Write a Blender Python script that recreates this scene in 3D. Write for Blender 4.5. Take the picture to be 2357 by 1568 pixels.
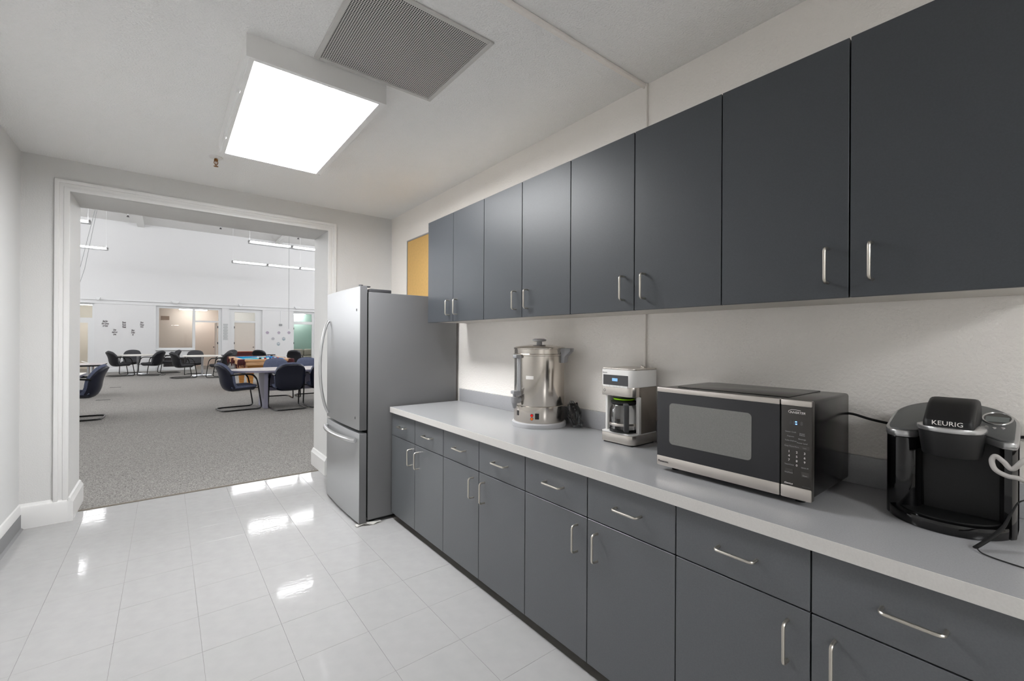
import bpy, bmesh, math, random
from mathutils import Vector, Matrix, Euler
random.seed(7)
PI = math.pi
sc = bpy.context.scene
for o in list(bpy.data.objects):
    bpy.data.objects.remove(o)
C = sc.collection

# ------------------------------------------------------------------ camera
F_PX, YAW, PITCH, ROLL, CAM_H = 1006.276, 0.6685, 0.0004, 0.0055, 1.4108
cam_d = bpy.data.cameras.new('camera')
cam = bpy.data.objects.new('camera', cam_d)
C.objects.link(cam)
cam_d.sensor_fit = 'HORIZONTAL'
cam_d.sensor_width = 36.0
cam_d.lens = F_PX / 2357.0 * 36.0
cam_d.clip_start, cam_d.clip_end = 0.02, 120
cam.location = (0, 0, CAM_H)
cam.rotation_euler = (Matrix.Rotation(-YAW, 3, 'Z') @ Matrix.Rotation(PI / 2 + PITCH, 3, 'X')
                      @ Matrix.Rotation(ROLL, 3, 'Z')).to_euler()
sc.camera = cam

# ------------------------------------------------------------------ world, exposure, light levels
w = bpy.data.worlds.new('world')
sc.world = w
w.use_nodes = True
w.node_tree.nodes['Background'].inputs[0].default_value = (0.8, 0.85, 0.9, 1)
w.node_tree.nodes['Background'].inputs[1].default_value = 0.05
sc.view_settings.view_transform = 'Standard'
sc.view_settings.look = 'None'
sc.view_settings.exposure = 0.1
sc.view_settings.gamma = 1.0
sc.view_settings.use_curve_mapping = False
KITCHEN_LAMP = 30.0       # prismatic ceiling panel
HALL_TUBE = 37.0       #          # hanging fluorescent tubes
HALL_FILL = 8.1        # fill light from added, unseen panes in the hall side walls
ROOM_LAMP = 34.0          # lamps in the offices behind the hall

# ------------------------------------------------------------------ materials
def lin(c):
    c = c / 255.0
    return c / 12.92 if c <= 0.04045 else ((c + 0.055) / 1.055) ** 2.4
def rgb(r, g, b):
    return (lin(r), lin(g), lin(b), 1.0)

def mat(name, col, rough=0.5, metal=0.0, spec=0.5, bump=None, vary=None, emit=None, coat=0.0, trans=0.0, ior=1.45):
    """bump = (scale, strength, distance[, detail]); vary = (scale, amount)"""
    m = bpy.data.materials.new(name)
    m.use_nodes = True
    nt = m.node_tree
    b = nt.nodes['Principled BSDF']
    b.inputs['Base Color'].default_value = col
    b.inputs['Roughness'].default_value = rough
    b.inputs['Metallic'].default_value = metal
    b.inputs['Specular IOR Level'].default_value = spec
    b.inputs['Coat Weight'].default_value = coat
    b.inputs['Coat Roughness'].default_value = 0.1
    b.inputs['Transmission Weight'].default_value = trans
    b.inputs['IOR'].default_value = ior
    tc = nt.nodes.new('ShaderNodeTexCoord')
    if vary:
        n = nt.nodes.new('ShaderNodeTexNoise')
        n.inputs['Scale'].default_value = vary[0]
        n.inputs['Detail'].default_value = 4
        nt.links.new(tc.outputs['Object'], n.inputs['Vector'])
        r = nt.nodes.new('ShaderNodeMapRange')
        r.inputs[1].default_value, r.inputs[2].default_value = 0.3, 0.7
        r.inputs[3].default_value, r.inputs[4].default_value = 1 - vary[1], 1 + vary[1]
        nt.links.new(n.outputs['Fac'], r.inputs[0])
        mx = nt.nodes.new('ShaderNodeMix')
        mx.data_type = 'RGBA'
        mx.blend_type = 'MULTIPLY'
        mx.inputs[0].default_value = 1
        mx.inputs[6].default_value = col
        nt.links.new(r.outputs[0], mx.inputs[7])
        nt.links.new(mx.outputs[2], b.inputs['Base Color'])
    if bump:
        n = nt.nodes.new('ShaderNodeTexNoise')
        n.inputs['Scale'].default_value = bump[0]
        n.inputs['Detail'].default_value = bump[3] if len(bump) > 3 else 2
        nt.links.new(tc.outputs['Object'], n.inputs['Vector'])
        bp = nt.nodes.new('ShaderNodeBump')
        bp.inputs['Strength'].default_value = bump[1]
        bp.inputs['Distance'].default_value = bump[2]
        nt.links.new(n.outputs['Fac'], bp.inputs['Height'])
        nt.links.new(bp.outputs['Normal'], b.inputs['Normal'])
    if emit:
        b.inputs['Emission Color'].default_value = emit[0]
        b.inputs['Emission Strength'].default_value = emit[1]
    return m

def speckle(name, cols, scale, rough=0.95, bump=0.4, dist=0.004):
    m = bpy.data.materials.new(name)
    m.use_nodes = True
    nt = m.node_tree
    b = nt.nodes['Principled BSDF']
    b.inputs['Roughness'].default_value = rough
    b.inputs['Specular IOR Level'].default_value = 0.1
    tc = nt.nodes.new('ShaderNodeTexCoord')
    n = nt.nodes.new('ShaderNodeTexNoise')
    n.inputs['Scale'].default_value = scale
    n.inputs['Detail'].default_value = 3
    n.inputs['Roughness'].default_value = 0.7
    nt.links.new(tc.outputs['Object'], n.inputs['Vector'])
    r = nt.nodes.new('ShaderNodeValToRGB')
    e = r.color_ramp.elements
    e[0].position, e[0].color = cols[0]
    e[1].position, e[1].color = cols[-1]
    for p, c in cols[1:-1]:
        k = e.new(p)
        k.color = c
    nt.links.new(n.outputs['Fac'], r.inputs[0])
    nt.links.new(r.outputs[0], b.inputs['Base Color'])
    bp = nt.nodes.new('ShaderNodeBump')
    bp.inputs['Strength'].default_value = bump
    bp.inputs['Distance'].default_value = dist
    nt.links.new(n.outputs['Fac'], bp.inputs['Height'])
    nt.links.new(bp.outputs['Normal'], b.inputs['Normal'])
    return m

def woodmat(name, c1, c2, rough=0.35, axis='X', scale=3.0):
    m = bpy.data.materials.new(name)
    m.use_nodes = True
    nt = m.node_tree
    b = nt.nodes['Principled BSDF']
    b.inputs['Roughness'].default_value = rough
    tc = nt.nodes.new('ShaderNodeTexCoord')
    mp = nt.nodes.new('ShaderNodeMapping')
    s = {'X': (1, 9, 9), 'Y': (9, 1, 9), 'Z': (9, 9, 1)}[axis]
    mp.inputs['Scale'].default_value = s
    n = nt.nodes.new('ShaderNodeTexNoise')
    n.inputs['Scale'].default_value = scale
    n.inputs['Detail'].default_value = 5
    nt.links.new(tc.outputs['Object'], mp.inputs['Vector'])
    nt.links.new(mp.outputs['Vector'], n.inputs['Vector'])
    r = nt.nodes.new('ShaderNodeValToRGB')
    r.color_ramp.elements[0].position, r.color_ramp.elements[0].color = 0.35, c1
    r.color_ramp.elements[1].position, r.color_ramp.elements[1].color = 0.65, c2
    nt.links.new(n.outputs['Fac'], r.inputs[0])
    nt.links.new(r.outputs[0], b.inputs['Base Color'])
    return m

def panemat(name, tint=(1, 1, 1, 1), refl=1.0):
    m = bpy.data.materials.new(name)
    m.use_nodes = True
    nt = m.node_tree
    nt.nodes.clear()
    out = nt.nodes.new('ShaderNodeOutputMaterial')
    t = nt.nodes.new('ShaderNodeBsdfTransparent')
    t.inputs[0].default_value = tint
    g = nt.nodes.new('ShaderNodeBsdfGlossy')
    g.inputs['Roughness'].default_value = 0.02
    f = nt.nodes.new('ShaderNodeFresnel')
    f.inputs[0].default_value = 1.45
    mu = nt.nodes.new('ShaderNodeMath')
    mu.operation = 'MULTIPLY'
    mu.inputs[1].default_value = refl
    nt.links.new(f.outputs[0], mu.inputs[0])
    x = nt.nodes.new('ShaderNodeMixShader')
    nt.links.new(mu.outputs[0], x.inputs[0])
    nt.links.new(t.outputs[0], x.inputs[1])
    nt.links.new(g.outputs[0], x.inputs[2])
    nt.links.new(x.outputs[0], out.inputs[0])
    return m

def emitmat(name, col, strength):
    m = bpy.data.materials.new(name)
    m.use_nodes = True
    nt = m.node_tree
    nt.nodes.clear()
    out = nt.nodes.new('ShaderNodeOutputMaterial')
    e = nt.nodes.new('ShaderNodeEmission')
    e.inputs[0].default_value = col
    e.inputs[1].default_value = strength
    nt.links.new(e.outputs[0], out.inputs[0])
    return m

M = {}
M['wall'] = mat('wall_paint', rgb(221, 220, 218), 0.55, spec=0.35, bump=(120, 0.35, 0.004, 3))
M['wall_smooth'] = mat('wall_paint_smooth', rgb(223, 223, 222), 0.5, spec=0.35, bump=(60, 0.1, 0.003))
M['wall_warm'] = mat('wall_paint_warm', rgb(247, 242, 236), 0.6, spec=0.3, bump=(95, 0.55, 0.005, 3))
M['ceil'] = mat('popcorn_ceiling', rgb(245, 244, 242), 0.8, spec=0.2, bump=(110, 0.75, 0.008, 4))
M['trimw'] = mat('white_gloss_trim', rgb(236, 235, 233), 0.3, spec=0.5)
M['vinylbase'] = mat('grey_vinyl_base', rgb(138, 138, 139), 0.5)
M['slab'] = mat('floor_bedding', rgb(140, 137, 132), 0.8)
M['tile'] = mat('white_vinyl_tile', rgb(177, 176, 175), 0.06, spec=0.6, bump=(38, 0.09, 0.003, 2), vary=(14, 0.03))
M['carpet'] = speckle('grey_carpet', [(0.3, rgb(66, 64, 64)), (0.45, rgb(140, 137, 134)), (0.55, rgb(165, 162, 159)), (0.72, rgb(210, 206, 199))], 120)
M['strip'] = mat('carpet_edge_strip', rgb(120, 110, 98), 0.5)
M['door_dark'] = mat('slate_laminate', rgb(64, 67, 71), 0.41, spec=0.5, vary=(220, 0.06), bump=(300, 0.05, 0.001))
M['base_lit'] = mat('slate_laminate_lit', rgb(95, 97, 100), 0.34, spec=0.6, vary=(220, 0.06), bump=(300, 0.05, 0.001))  # lighter copy of the slate laminate, light on the lower doors painted in
M['carcass'] = mat('melamine', rgb(205, 200, 192), 0.5)
M['gap'] = mat('shadow_black', rgb(14, 14, 14), 0.9, spec=0.1)
M['worktop'] = mat('grey_laminate_top', rgb(166, 166, 168), 0.2, spec=0.5, vary=(260, 0.05))
M['worktop_edge'] = mat('pale_laminate_edge', rgb(206, 203, 199), 0.4, vary=(200, 0.03))
M['nickel'] = mat('brushed_nickel', rgb(214, 208, 198), 0.3, metal=1.0)
M['steel_front'] = mat('stainless_front', rgb(186, 187, 188), 0.42, metal=0.85)
M['steel_side'] = mat('grey_fridge_side', rgb(118, 118, 119), 0.45, metal=0.25, bump=(500, 0.05, 0.001))
M['steel_handle'] = mat('satin_handle', rgb(212, 212, 212), 0.28, metal=1.0)
M['dark_plastic'] = mat('dark_grey_plastic', rgb(72, 72, 74), 0.5)
M['black'] = mat('black_plastic', rgb(20, 20, 21), 0.35)
M['gloss_black'] = mat('gloss_black', rgb(9, 9, 10), 0.1, spec=0.6)
M['soft_black'] = mat('soft_black', rgb(15, 15, 16), 0.5)
M['rubber'] = mat('black_rubber', rgb(16, 16, 16), 0.7)
M['cork'] = mat('cork_board', rgb(212, 172, 106), 0.85, vary=(40, 0.04), bump=(300, 0.05, 0.001))
M['alu'] = mat('aluminium', rgb(176, 176, 180), 0.35, metal=0.7)
M['urn_steel'] = mat('urn_steel', rgb(206, 199, 190), 0.16, metal=1.0, bump=(7, 0.02, 0.002))
M['urn_grey'] = mat('urn_grey_plastic', rgb(150, 150, 152), 0.45)
M['urn_base'] = mat('urn_pale_plastic', rgb(186, 186, 188), 0.4)
M['white_plastic'] = mat('white_plastic', rgb(232, 230, 227), 0.35)
M['off_white'] = mat('off_white_print', rgb(236, 232, 228), 0.6)
M['print_grey'] = mat('grey_print', rgb(150, 150, 150), 0.6)
M['print_dim'] = mat('dim_print', rgb(92, 92, 92), 0.6)
M['print_dark'] = mat('dark_print', rgb(48, 48, 50), 0.6)
M['cm_steel'] = mat('coffee_steel', rgb(208, 202, 195), 0.25, metal=0.9)
M['cm_side'] = mat('coffee_side_steel', rgb(134, 126, 118), 0.4, metal=0.6)
M['lcd'] = mat('lcd_blue', rgb(120, 170, 215), 0.3, emit=(rgb(140, 190, 240), 0.5))
M['glass'] = panemat('clear_glass', (0.985, 0.985, 0.985, 1), 0.8)
M['pane'] = panemat('window_pane', (0.93, 0.94, 0.94, 1), 1.0)
M['bag'] = panemat('plastic_bag', (0.8, 0.82, 0.84, 1), 2.0)
M['green'] = mat('green_ring', rgb(140, 200, 20), 0.4)
M['mw_door'] = mat('microwave_black_glass', rgb(52, 52, 54), 0.3, spec=0.4, bump=(500, 0.1, 0.001))
M['mw_panel'] = mat('microwave_panel', rgb(56, 53, 50), 0.35)
M['mw_win'] = mat('microwave_mesh_window', rgb(122, 121, 118), 0.3, vary=(400, 0.12))
M['mw_body'] = mat('microwave_black_case', rgb(17, 16, 16), 0.2, spec=0.6, vary=(300, 0.08))
M['mw_steel'] = mat('microwave_steel', rgb(206, 199, 192), 0.33, metal=0.8)
M['mw_key'] = mat('microwave_key_patch', rgb(66, 63, 60), 0.4)
M['blue_led'] = emitmat('blue_led', (0.1, 0.25, 1, 1), 6)
M['keu_top'] = mat('brewer_charcoal_top', rgb(84, 86, 86), 0.35, vary=(400, 0.1))
M['silver'] = mat('silver_trim', rgb(190, 190, 190), 0.25, metal=0.8)
M['screen'] = mat('grey_screen', rgb(96, 104, 104), 0.2)
M['cable_grey'] = mat('grey_cable', rgb(176, 172, 168), 0.5)
M['lamp_box'] = mat('lamp_enamel', rgb(242, 241, 239), 0.45)
M['lens'] = emitmat('prismatic_lens', (0.975, 0.985, 1.0, 1), KITCHEN_LAMP)
M['vent'] = mat('vent_enamel', rgb(206, 204, 200), 0.5)
M['brass'] = mat('brass_sprinkler', rgb(150, 104, 58), 0.4, metal=0.8)
M['hall_fill'] = emitmat('hall_fill_pane', (0.97, 0.985, 1.0, 1), HALL_FILL)
M['tube'] = emitmat('lit_tube', (0.98, 0.985, 1.0, 1), HALL_TUBE)
M['fixture'] = mat('fixture_enamel', rgb(150, 150, 150), 0.5)
M['hall_wall'] = mat('hall_wall', rgb(228, 228, 229), 0.6, spec=0.2)
M['hall_ceil'] = mat('hall_ceiling', rgb(220, 219, 217), 0.8, spec=0.2)
M['hall_trim'] = mat('hall_trim', rgb(230, 231, 232), 0.4)
M['beige'] = mat('office_beige', rgb(230, 218, 209), 0.7)
M['cream'] = mat('office_cream', rgb(236, 231, 222), 0.7)
M['teal'] = mat('office_teal', rgb(184, 210, 204), 0.7)
M['room_lamp'] = emitmat('office_tube', (1, 0.97, 0.92, 1), ROOM_LAMP)
M['doorslab'] = mat('beige_door', rgb(216, 208, 198), 0.5)
M['grille_dark'] = mat('dark_grille', rgb(78, 74, 76), 0.5)
M['grille_tan'] = mat('tan_grille', rgb(150, 128, 112), 0.6)
M['decal'] = mat('dark_decal', rgb(70, 58, 64), 0.7)
M['hex_purple'] = mat('purple_decal', rgb(146, 122, 150), 0.7)
M['hex_white'] = mat('pale_decal', rgb(222, 220, 226), 0.7)
M['hex_grey'] = mat('grey_decal', rgb(160, 162, 164), 0.7)
M['hex_teal'] = mat('blue_grey_decal', rgb(150, 168, 174), 0.7)
M['poster'] = mat('poster_paper', rgb(212, 214, 214), 0.7)
M['chair_blue'] = speckle('blue_fabric', [(0.35, rgb(56, 62, 86)), (0.52, rgb(94, 101, 126)), (0.66, rgb(160, 167, 186))], 260, bump=0.2, dist=0.002)
M['chair_blue_shell'] = mat('navy_shell', rgb(18, 22, 40), 0.4)
M['chair_black'] = speckle('charcoal_fabric', [(0.35, rgb(46, 46, 50)), (0.52, rgb(74, 74, 78)), (0.66, rgb(112, 112, 112))], 260, bump=0.2, dist=0.002)
M['chair_black_shell'] = mat('black_shell', rgb(12, 13, 20), 0.4)
M['chair_frame'] = mat('black_tube', rgb(14, 14, 15), 0.25, spec=0.6)
M['table_grey'] = mat('table_grey_laminate', rgb(196, 188, 188), 0.35)
M['table_edge'] = mat('table_lilac_edge', rgb(150, 148, 166), 0.4)
M['table_white'] = mat('table_white_top', rgb(232, 228, 222), 0.4)
M['chrome'] = mat('chrome', rgb(200, 202, 206), 0.2, metal=1.0)
M['felt'] = mat('turquoise_felt', rgb(52, 172, 202), 0.9, spec=0.1)
M['cushion'] = mat('blue_cushion', rgb(22, 132, 198), 0.9, spec=0.1)
M['oak'] = woodmat('oak', rgb(196, 132, 66), rgb(222, 164, 92), axis='X')
M['oak_rail'] = woodmat('oak_rail', rgb(206, 152, 104), rgb(232, 190, 146), axis='X')
M['leather'] = mat('maroon_leather', rgb(84, 28, 34), 0.5)
M['maroon'] = mat('maroon_panel', rgb(74, 22, 26), 0.4)
M['redwood'] = woodmat('red_wood', rgb(140, 60, 36), rgb(168, 84, 52))
M['sofa'] = mat('sofa_cloth', rgb(190, 180, 172), 0.9)
M['sofa_dark'] = mat('sofa_base', rgb(112, 116, 128), 0.9)
M['ball_white'] = mat('ball_white', rgb(240, 238, 230), 0.1)
M['ball_red'] = mat('ball_red', rgb(196, 30, 30), 0.1)
M['ball_blue'] = mat('ball_blue', rgb(26, 46, 140), 0.1)
M['ball_black'] = mat('ball_black', rgb(14, 14, 16), 0.1)
M['cue'] = mat('cue_wood', rgb(198, 168, 132), 0.35)
M['red_lamp'] = mat('red_lens', rgb(190, 20, 24), 0.2, emit=(rgb(255, 20, 20), 0.25))
M['amber_lamp'] = mat('amber_lens', rgb(200, 96, 30), 0.2, emit=(rgb(255, 120, 30), 0.15))
M['paper'] = mat('white_paper', rgb(238, 236, 232), 0.8)

# ------------------------------------------------------------------ mesh builder
def wloc(o):
    v = Vector((0, 0, 0))
    while o is not None:
        v = v + o.location
        o = o.parent
    return v

class MB:
    def __init__(s):
        s.bm = bmesh.new()
    def box(s, a, b):
        x0, x1 = sorted((a[0], b[0])); y0, y1 = sorted((a[1], b[1])); z0, z1 = sorted((a[2], b[2]))
        v = [s.bm.verts.new(p) for p in ((x0, y0, z0), (x1, y0, z0), (x1, y1, z0), (x0, y1, z0),
                                         (x0, y0, z1), (x1, y0, z1), (x1, y1, z1), (x0, y1, z1))]
        for f in ((0, 3, 2, 1), (4, 5, 6, 7), (0, 1, 5, 4), (1, 2, 6, 5), (2, 3, 7, 6), (3, 0, 4, 7)):
            s.bm.faces.new([v[i] for i in f])
        return s
    def rbox(s, a, b, r=0.004, seg=2):
        t = bmesh.new()
        m2 = MB.__new__(MB); m2.bm = t
        m2.box(a, b)
        bmesh.ops.bevel(t, geom=list(t.edges), offset=r, segments=seg, profile=0.5, affect='EDGES')
        s.add(t)
        return s
    def add(s, t):
        me = bpy.data.meshes.new('t')
        t.to_mesh(me); t.free()
        s.bm.from_mesh(me)
        bpy.data.meshes.remove(me)
    def prism(s, poly, lo, hi, axis='Z', bevel=0, seg=2):
        """poly: 2D points; axis Z -> (x,y), X -> (y,z), Y -> (x,z)"""
        t = bmesh.new()
        def P(p, k):
            return {'Z': (p[0], p[1], k), 'X': (k, p[0], p[1]), 'Y': (p[0], k, p[1])}[axis]
        A = [t.verts.new(P(p, lo)) for p in poly]
        B = [t.verts.new(P(p, hi)) for p in poly]
        n = len(poly)
        t.faces.new(A); t.faces.new(B[::-1])
        for i in range(n):
            t.faces.new((A[i], B[i], B[(i + 1) % n], A[(i + 1) % n]))
        bmesh.ops.recalc_face_normals(t, faces=list(t.faces))
        if bevel:
            ed = [e for e in t.edges if (e.verts[0] in A) == (e.verts[1] in A)]
            bmesh.ops.bevel(t, geom=ed, offset=bevel, segments=seg, profile=0.5, affect='EDGES')
        s.add(t)
        return s
    def cyl(s, p0, p1, r0, r1=None, n=20):
        return s.tube([p0, p1], r0, n=n, r_end=r1)
    def tube(s, pts, r, n=8, closed=False, r_end=None, caps=True, flat=None):
        pts = [Vector(p) for p in pts]
        k = len(pts)
        rings = []
        prev = None
        for i, p in enumerate(pts):
            if closed:
                d = (pts[(i + 1) % k] - pts[i - 1])
            else:
                d = pts[min(i + 1, k - 1)] - pts[max(i - 1, 0)]
            d.normalize()
            if prev is None:
                up = Vector((0, 0, 1)) if abs(d.z) < 0.9 else Vector((1, 0, 0))
                a = d.cross(up).normalized()
            else:
                a = (prev - d * prev.dot(d))
                a = a.normalized() if a.length > 1e-6 else d.orthogonal().normalized()
            prev = a
            b = d.cross(a)
            rr = r
            if r_end is not None:
                rr = r + (r_end - r) * i / (k - 1)
            if callable(r):
                rr = r(i / (k - 1))
            fl = flat if flat else 1.0
            rings.append([s.bm.verts.new(p + a * (rr * math.cos(2 * PI * j / n)) + b * (rr * fl * math.sin(2 * PI * j / n))) for j in range(n)])
        m = k if closed else k - 1
        for i in range(m):
            A, B = rings[i], rings[(i + 1) % k]
            for j in range(n):
                s.bm.faces.new((A[j], A[(j + 1) % n], B[(j + 1) % n], B[j]))
        if not closed and caps:
            s.bm.faces.new(rings[0][::-1]); s.bm.faces.new(rings[-1])
        return s
    def lathe(s, prof, c=(0, 0, 0), n=32, sx=1.0, sy=1.0, closed=False):
        """prof: (r,z) list bottom->top, around +Z through c"""
        rings = []
        for r, z in prof:
            if r < 1e-6:
                rings.append([s.bm.verts.new((c[0], c[1], c[2] + z))])
            else:
                rings.append([s.bm.verts.new((c[0] + r * sx * math.cos(2 * PI * j / n), c[1] + r * sy * math.sin(2 * PI * j / n), c[2] + z)) for j in range(n)])
        m = len(rings)
        for i in range(m - 1 + (1 if closed else 0)):
            A, B = rings[i], rings[(i + 1) % m]
            for j in range(n):
                j2 = (j + 1) % n
                if len(A) == 1 and len(B) == 1:
                    continue
                if len(A) == 1:
                    s.bm.faces.new((A[0], B[j2], B[j]))
                elif len(B) == 1:
                    s.bm.faces.new((A[j], A[j2], B[0]))
                else:
                    s.bm.faces.new((A[j], A[j2], B[j2], B[j]))
        if not closed:
            if len(rings[0]) > 1: s.bm.faces.new(rings[0][::-1])
            if len(rings[-1]) > 1: s.bm.faces.new(rings[-1])
        return s
    def grid(s, f, nu, nv, closed_u=False):
        V = [[s.bm.verts.new(f(i / nu, j / nv)) for j in range(nv + 1)] for i in range(nu + (0 if closed_u else 1))]
        for i in range(nu):
            for j in range(nv):
                a, b = V[i], V[(i + 1) % len(V)]
                s.bm.faces.new((a[j], b[j], b[j + 1], a[j + 1]))
        return s
    def xform(s, mtx):
        bmesh.ops.transform(s.bm, matrix=mtx, verts=list(s.bm.verts))
        return s
    def mesh(s, name, m, smooth=True, angle=35, fix=True):
        if fix:
            bmesh.ops.recalc_face_normals(s.bm, faces=list(s.bm.faces))
        me = bpy.data.meshes.new(name)
        s.bm.to_mesh(me); s.bm.free()
        me.materials.append(m)
        if smooth:
            for p in me.polygons:
                p.use_smooth = True
            me.set_sharp_from_angle(angle=math.radians(angle))
        return me
    def build(s, name, m, parent=None, local=False, smooth=True, angle=35, fix=True):
        if parent is not None:
            if not local:
                s.xform(Matrix.Translation(-wloc(parent)))
            loc = (0, 0, 0)
        else:
            vs = [v.co for v in s.bm.verts]
            mn = [min(v[i] for v in vs) for i in range(3)]
            mx = [max(v[i] for v in vs) for i in range(3)]
            loc = Vector(((mn[0] + mx[0]) / 2, (mn[1] + mx[1]) / 2, mn[2]))
            s.xform(Matrix.Translation(-loc))
        o = bpy.data.objects.new(name, s.mesh(name, m, smooth, angle, fix))
        C.objects.link(o)
        o.location = loc
        o.parent = parent
        return o

def tag(o, label, cat, group=None):
    o['label'] = label
    o['category'] = cat
    if group: o['group'] = group
    return o
def struct(o):
    o['kind'] = 'structure'
    return o
def thing(name, loc, label, cat, group=None, rz=0):
    o = bpy.data.objects.new(name, None)
    o.empty_display_size = 0.1
    C.objects.link(o)
    o.location = loc
    o.rotation_euler = (0, 0, rz)
    return tag(o, label, cat, group)
def copy_tree(o, parent=None):
    c = o.copy()
    C.objects.link(c)
    c.parent = parent
    for ch in list(o.children):
        copy_tree(ch, c)
    return c
def arc(cx, cy, r, a0, a1, n=8):
    return [(cx + r * math.cos(math.radians(a0 + (a1 - a0) * i / n)), cy + r * math.sin(math.radians(a0 + (a1 - a0) * i / n))) for i in range(n + 1)]
def rrect(x0, y0, x1, y1, r, n=5):
    return arc(x1 - r, y0 + r, r, -90, 0, n) + arc(x1 - r, y1 - r, r, 0, 90, n) + arc(x0 + r, y1 - r, r, 90, 180, n) + arc(x0 + r, y0 + r, r, 180, 270, n)
def smoothpath(pts, sub=6, closed=False):
    P = [Vector(p) for p in pts]
    n = len(P)
    out = []
    rng = n if closed else n - 1
    for i in range(rng):
        p0 = P[(i - 1) % n] if closed or i > 0 else P[0]
        p1, p2 = P[i], P[(i + 1) % n]
        p3 = P[(i + 2) % n] if closed or i + 2 < n else P[-1]
        for k in range(sub):
            t = k / sub
            out.append(0.5 * ((2 * p1) + (-p0 + p2) * t + (2 * p0 - 5 * p1 + 4 * p2 - p3) * t * t + (-p0 + 3 * p1 - 3 * p2 + p3) * t ** 3))
    if not closed:
        out.append(P[-1])
    return out

FACE_MX = (PI / 2, 0, -PI / 2)     # print on a face that looks towards -X
FACE_MY = (PI / 2, 0, 0)           # print on a face that looks towards -Y
def text_part(name, items, m, parent, rot, shear=0.0, bold=0.0):
    """items: (string, (x,y,z) centre, size, width scale). One mesh part holding flat print."""
    bm = bmesh.new()
    for s, pos, size, wid in items:
        cu = bpy.data.curves.new('t', 'FONT')
        cu.body = s
        cu.size = size
        cu.align_x, cu.align_y = 'CENTER', 'CENTER'
        cu.resolution_u = 2
        cu.extrude = 0.0004 if size < 0.08 else 0.002
        cu.shear = shear
        cu.offset = bold
        cu.space_line = 0.9
        ob = bpy.data.objects.new('t', cu)
        C.objects.link(ob)
        me = bpy.data.meshes.new_from_object(ob.evaluated_get(bpy.context.evaluated_depsgraph_get()))
        me.transform(Matrix.Translation(pos) @ Euler(rot).to_matrix().to_4x4() @ Matrix.Diagonal((wid, 1, 1, 1)))
        bm.from_mesh(me)
        bpy.data.objects.remove(ob)
        bpy.data.curves.remove(cu)
        bpy.data.meshes.remove(me)
    b = MB.__new__(MB)
    b.bm = bm
    return b.build(name, m, parent, smooth=False, fix=False)

# ------------------------------------------------------------------ key dimensions (metres)
XL, XW = -0.851, 2.016            # left and right kitchen walls
YB, YJ = 4.786, 5.300             # kitchen face and hall face of the thick end wall
ZC = 2.79
OX0, OX1, OZ = -0.591, 1.318, 2.5465
YF = 24.75                        # far wall of the hall
HZ = 6.36                         # hall ceiling
HX0, HX1 = -8.0, 11.0
YN = -4.7                         # wall behind the camera

# ------------------------------------------------------------------ kitchen shell
fl = struct(MB().box((XL - 0.1, YN, -0.12), (XW + 0.1, 4.995, -0.003)).build('floor', M['slab'], smooth=False))
TS = 0.32
tile_me = MB().rbox((0.0004, 0.0004, -0.003), (TS - 0.0004, TS - 0.0004, 0.0), 0.0003, 1).mesh('tile', M['tile'], smooth=False)
fw = wloc(fl)
gx0, gy0 = 0.133 - 3 * TS, 2.405 - 13 * TS
def tile_obj(me, x, y):
    o = bpy.data.objects.new('tile', me)
    C.objects.link(o)
    o.parent = fl
    o.location = Vector((x, y, 0)) - fw
    o.rotation_euler = (random.uniform(-1, 1) * 0.0006, random.uniform(-1, 1) * 0.0006, 0)
def cut_tile(x0, y0, x1, y1):
    me = MB().rbox((0, 0, -0.003), (x1 - x0, y1 - y0, 0.0), 0.0006, 1).mesh('tile', M['tile'], smooth=False)
    tile_obj(me, x0, y0)
for i in range(7):
    for j in range(22):
        x, y = gx0 + i * TS, gy0 + j * TS
        x0, x1 = max(x, XL + 0.016) + 0.0006, x + TS - 0.0006
        y0, y1 = y + 0.0006, y + TS - 0.0006
        if y1 <= YB - 0.002 and x0 <= x + 0.001:
            tile_obj(tile_me, x, y)
        elif y0 < YB - 0.03:
            cut_tile(x0, y0, x1, min(y1, YB - 0.002))
        if y1 > YB + 0.02 and y0 < 4.98:       # inside the passage
            a, b = max(x0, OX0 + 0.002), min(x1, OX1 - 0.002)
            if b - a > 0.02:
                cut_tile(a, max(y0, YB), b, min(y1, 4.993))
# extra row between the last full row and the wall
struct(MB().box((XL - 0.12, YN, -0.12), (XL, YB, ZC)).build('wall_left', M['wall_smooth'], smooth=False))
struct(MB().box((XW, YN, -0.12), (XW + 0.12, YB, ZC)).build('wall_right', M['wall_warm'], smooth=False))
struct(MB().box((XL - 0.12, YN - 0.12, -0.12), (XW + 0.12, YN, ZC)).build('wall_near', M['wall_smooth'], smooth=False))
struct(MB().box((XL - 0.12, YN - 0.12, ZC), (XW + 0.12, YJ - 0.02, ZC + 0.15)).build('ceiling', M['ceil'], smooth=False))
wb = MB()
wb.prism([(HX0, -0.12), (OX0, -0.12), (OX0, OZ), (OX1, OZ), (OX1, -0.12), (HX1, -0.12), (HX1, HZ), (HX0, HZ)], YB, YJ, 'Y')
struct(wb.build('wall_back', M['wall'], smooth=False))
# casing round the opening, in three stepped mouldings
def casing(w0, w1, t):
    a, b, z = OX0 - w0, OX1 + w0, OZ + w0
    a2, b2, z2 = OX0 - w1, OX1 + w1, OZ + w1
    return [(a2, 0.0), (a, 0.0), (a, z), (b, z), (b, 0.0), (b2, 0.0), (b2, z2), (a2, z2)], YB - t, YB
tr = MB()
for w0, w1, t in ((0.0, 0.084, 0.010), (0.0, 0.034, 0.016), (0.058, 0.084, 0.020)):
    p, y0, y1 = casing(w0, w1, t)
    tr.prism(p, y0, y1, 'Y', bevel=0.003)
struct(tr.build('trim_1', M['trimw']))
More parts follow.
